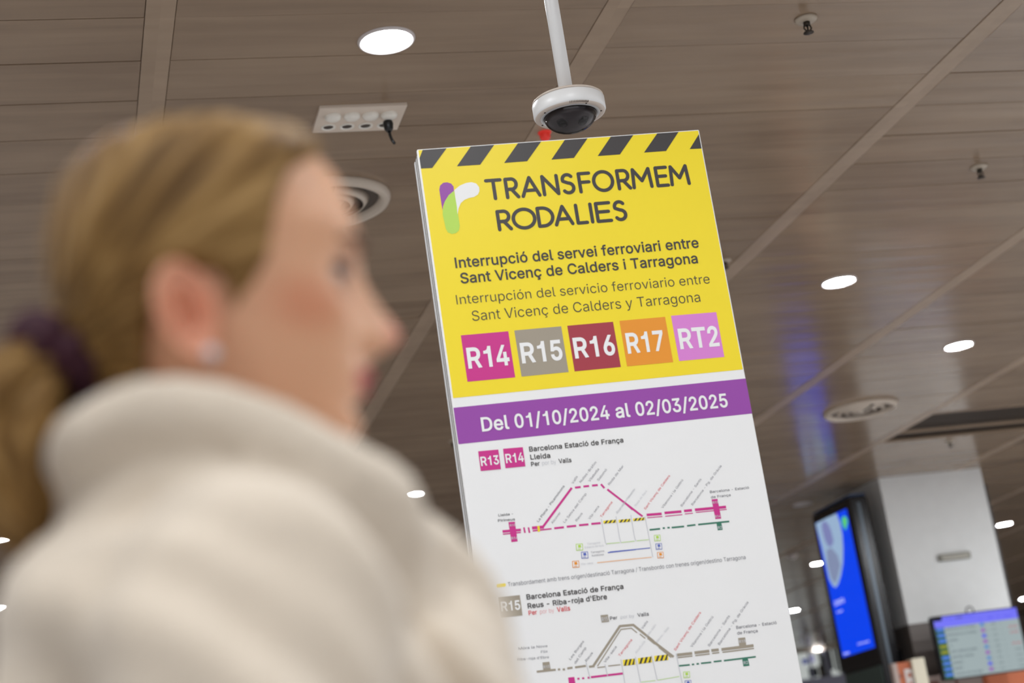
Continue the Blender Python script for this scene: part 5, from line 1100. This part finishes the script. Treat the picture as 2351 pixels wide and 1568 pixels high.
# coat: blobs united by a voxel remesh, then relaxed
def blob(name, parts, voxel, m, parent, smooth_it=6, disp=None, cut=None):
    bm = bmesh.new()
    for q in parts:
        if q[0] == 'e':
            _, c0, r0, rot = q; M4 = Matrix.Translation(c0) @ Euler(rot).to_matrix().to_4x4() @ Matrix.Diagonal((*r0, 1)); bmesh.ops.create_icosphere(bm, subdivisions=4, radius=1, matrix=M4)
        else:
            _, pts, rads = q; P = [Vector(p) for p in pts]; N = 5*len(P)
            tt = np.linspace(0, len(P)-1, N); pp = []
            for t_ in tt:
                i = min(int(t_), len(P)-2); f = t_-i; p0, p1, p2, p3 = P[max(i-1, 0)], P[i], P[i+1], P[min(i+2, len(P)-1)]
                pp.append(.5*((2*p1)+(p2-p0)*f+(2*p0-5*p1+4*p2-p3)*f*f+(3*p1-p0-3*p2+p3)*f**3))
            tube(bm, pp, list(np.interp(tt, range(len(P)), rads)), 20)
            for e_, r_ in ((pp[0], rads[0]), (pp[-1], rads[-1])): bmesh.ops.create_icosphere(bm, subdivisions=3, radius=r_*.98, matrix=Matrix.Translation(e_))
    bmesh.ops.recalc_face_normals(bm, faces=bm.faces)
    me0 = bpy.data.meshes.new(name); bm.to_mesh(me0); bm.free()
    o = bpy.data.objects.new(name, me0); COL.objects.link(o)
    md = o.modifiers.new('r', 'REMESH'); md.mode = 'VOXEL'; md.voxel_size = voxel
    md = o.modifiers.new('s', 'SMOOTH'); md.factor = .6; md.iterations = smooth_it
    dg = bpy.context.evaluated_depsgraph_get(); me = bpy.data.meshes.new_from_object(o.evaluated_get(dg))
    bpy.data.objects.remove(o); bpy.data.meshes.remove(me0)
    me.name = name
    if disp:
        N = len(me.vertices); co = np.empty(N*3); no = np.empty(N*3); me.vertices.foreach_get('co', co); me.vertex_normals.foreach_get('vector', no)
        co = co.reshape(-1, 3); no = no.reshape(-1, 3); co += no*disp(co)[:, None]; me.vertices.foreach_set('co', co.ravel()); me.update()
    return HO(link(name, me, m, parent, True))
M_coat = mat('fleece_white', (216, 203, 186), .95, .15, noise=.05, nscale=14, bump=.25, bscale=420)
M_coat.node_tree.nodes['Principled BSDF'].inputs['Sheen Weight'].default_value = .3
def folds(c):
    x, y, z = c[:, 0], c[:, 1], c[:, 2]
    s1 = x*.75+z*.66                       # runs diagonally down towards the front
    d = .0085*np.sin(s1*55+1.2*np.sin(z*18)) + .0025*np.sin(s1*118+y*30+2) + .0015*np.sin(x*150+z*40)*np.sin(y*90)
    cr = np.exp(-((x-.078-.35*(-z-.20))/.010)**2)*np.clip((-z-.195)/.03, 0, 1)*np.clip((-y-.02)/.03, 0, 1)
    d = d - .016*cr
    low = np.clip((-z-.14)/.06, 0, 1)
    return d*low + .0010*np.sin(x*260)*np.sin(y*240)*np.sin(z*250)
roll = []
for s in (-1, 1):
    roll.append(('t', [(-.084, 0, -.101), (-.076, s*.045, -.101), (-.044, s*.078, -.098), (.000, s*.086, -.111), (.038, s*.082, -.140), (.072, s*.060, -.165), (.098, s*.024, -.185)], [.033, .031, .029, .029, .035, .043, .034]))
    roll.append(('t', [(-.074, 0, -.140), (-.060, s*.050, -.140), (-.022, s*.078, -.143), (.03, s*.072, -.178), (.070, s*.05, -.22)], [.036, .034, .034, .036, .030]))
roll.append(('t', [(.108, 0, -.190), (.126, 0, -.232), (.132, 0, -.285), (.122, 0, -.350)], [.044, .047, .050, .055]))
torso = [('e', (.0, 0, -.320), (.140, .185, .150), (0, 0, 0)), ('e', (.015, 0, -.44), (.155, .185, .24), (0, 0, 0)), ('e', (.0, 0, -.62), (.165, .195, .26), (0, 0, 0)), ('e', (.0, 0, -.80), (.175, .205, .22), (0, 0, 0)),
         ('e', (-.055, 0, -.232), (.100, .150, .105), (0, 0, 0)), ('e', (-.058, -.105, -.262), (.105, .100, .098), (0, 0, 0)), ('e', (-.058, .105, -.262), (.105, .100, .098), (0, 0, 0)),
         ('e', (.088, -.045, -.315), (.078, .075, .115), (0, .25, 0)), ('e', (.088, .045, -.315), (.078, .075, .115), (0, .25, 0))]
arms = []
for s in (-1, 1):
    arms.append(('t', [(-.014, s*.098, -.196), (-.016, s*.162, -.236), (-.022, s*.212, -.320), (-.025, s*.232, -.42), (.0, s*.235, -.54), (.065, s*.215, -.64), (.125, s*.175, -.70)], [.062, .078, .080, .074, .068, .062, .055]))
coat = blob('coat', roll+torso+arms, .0065, M_coat, wm, 5, folds)
# trousers and shoes complete the standing figure
GZ = -HP.z
M_tr = mat('trouser_cloth', (40, 42, 52), .8); M_sh = mat('shoe_leather', (30, 26, 26), .35)
blob('trousers', [('e', (0, 0, -.80), (.12, .15, .13), (0, 0, 0))]+[('t', [(0, s*.085, -.84), (.005, s*.09, -1.05), (.0, s*.09, -1.25), (-.01, s*.09, GZ+.09)], [.09, .078, .062, .052]) for s in (-1, 1)], .012, M_tr, wm, 3)
for s in (-1, 1):
    blob('shoe', [('e', (-.005, s*.09, GZ+.055), (.045, .038, .05), (0, 0, 0)), ('e', (.055, s*.092, GZ+.034), (.095, .042, .032), (0, 0, 0)), ('e', (-.03, s*.09, GZ+.03), (.04, .036, .028), (0, 0, 0))], .006, M_sh, wm, 3)
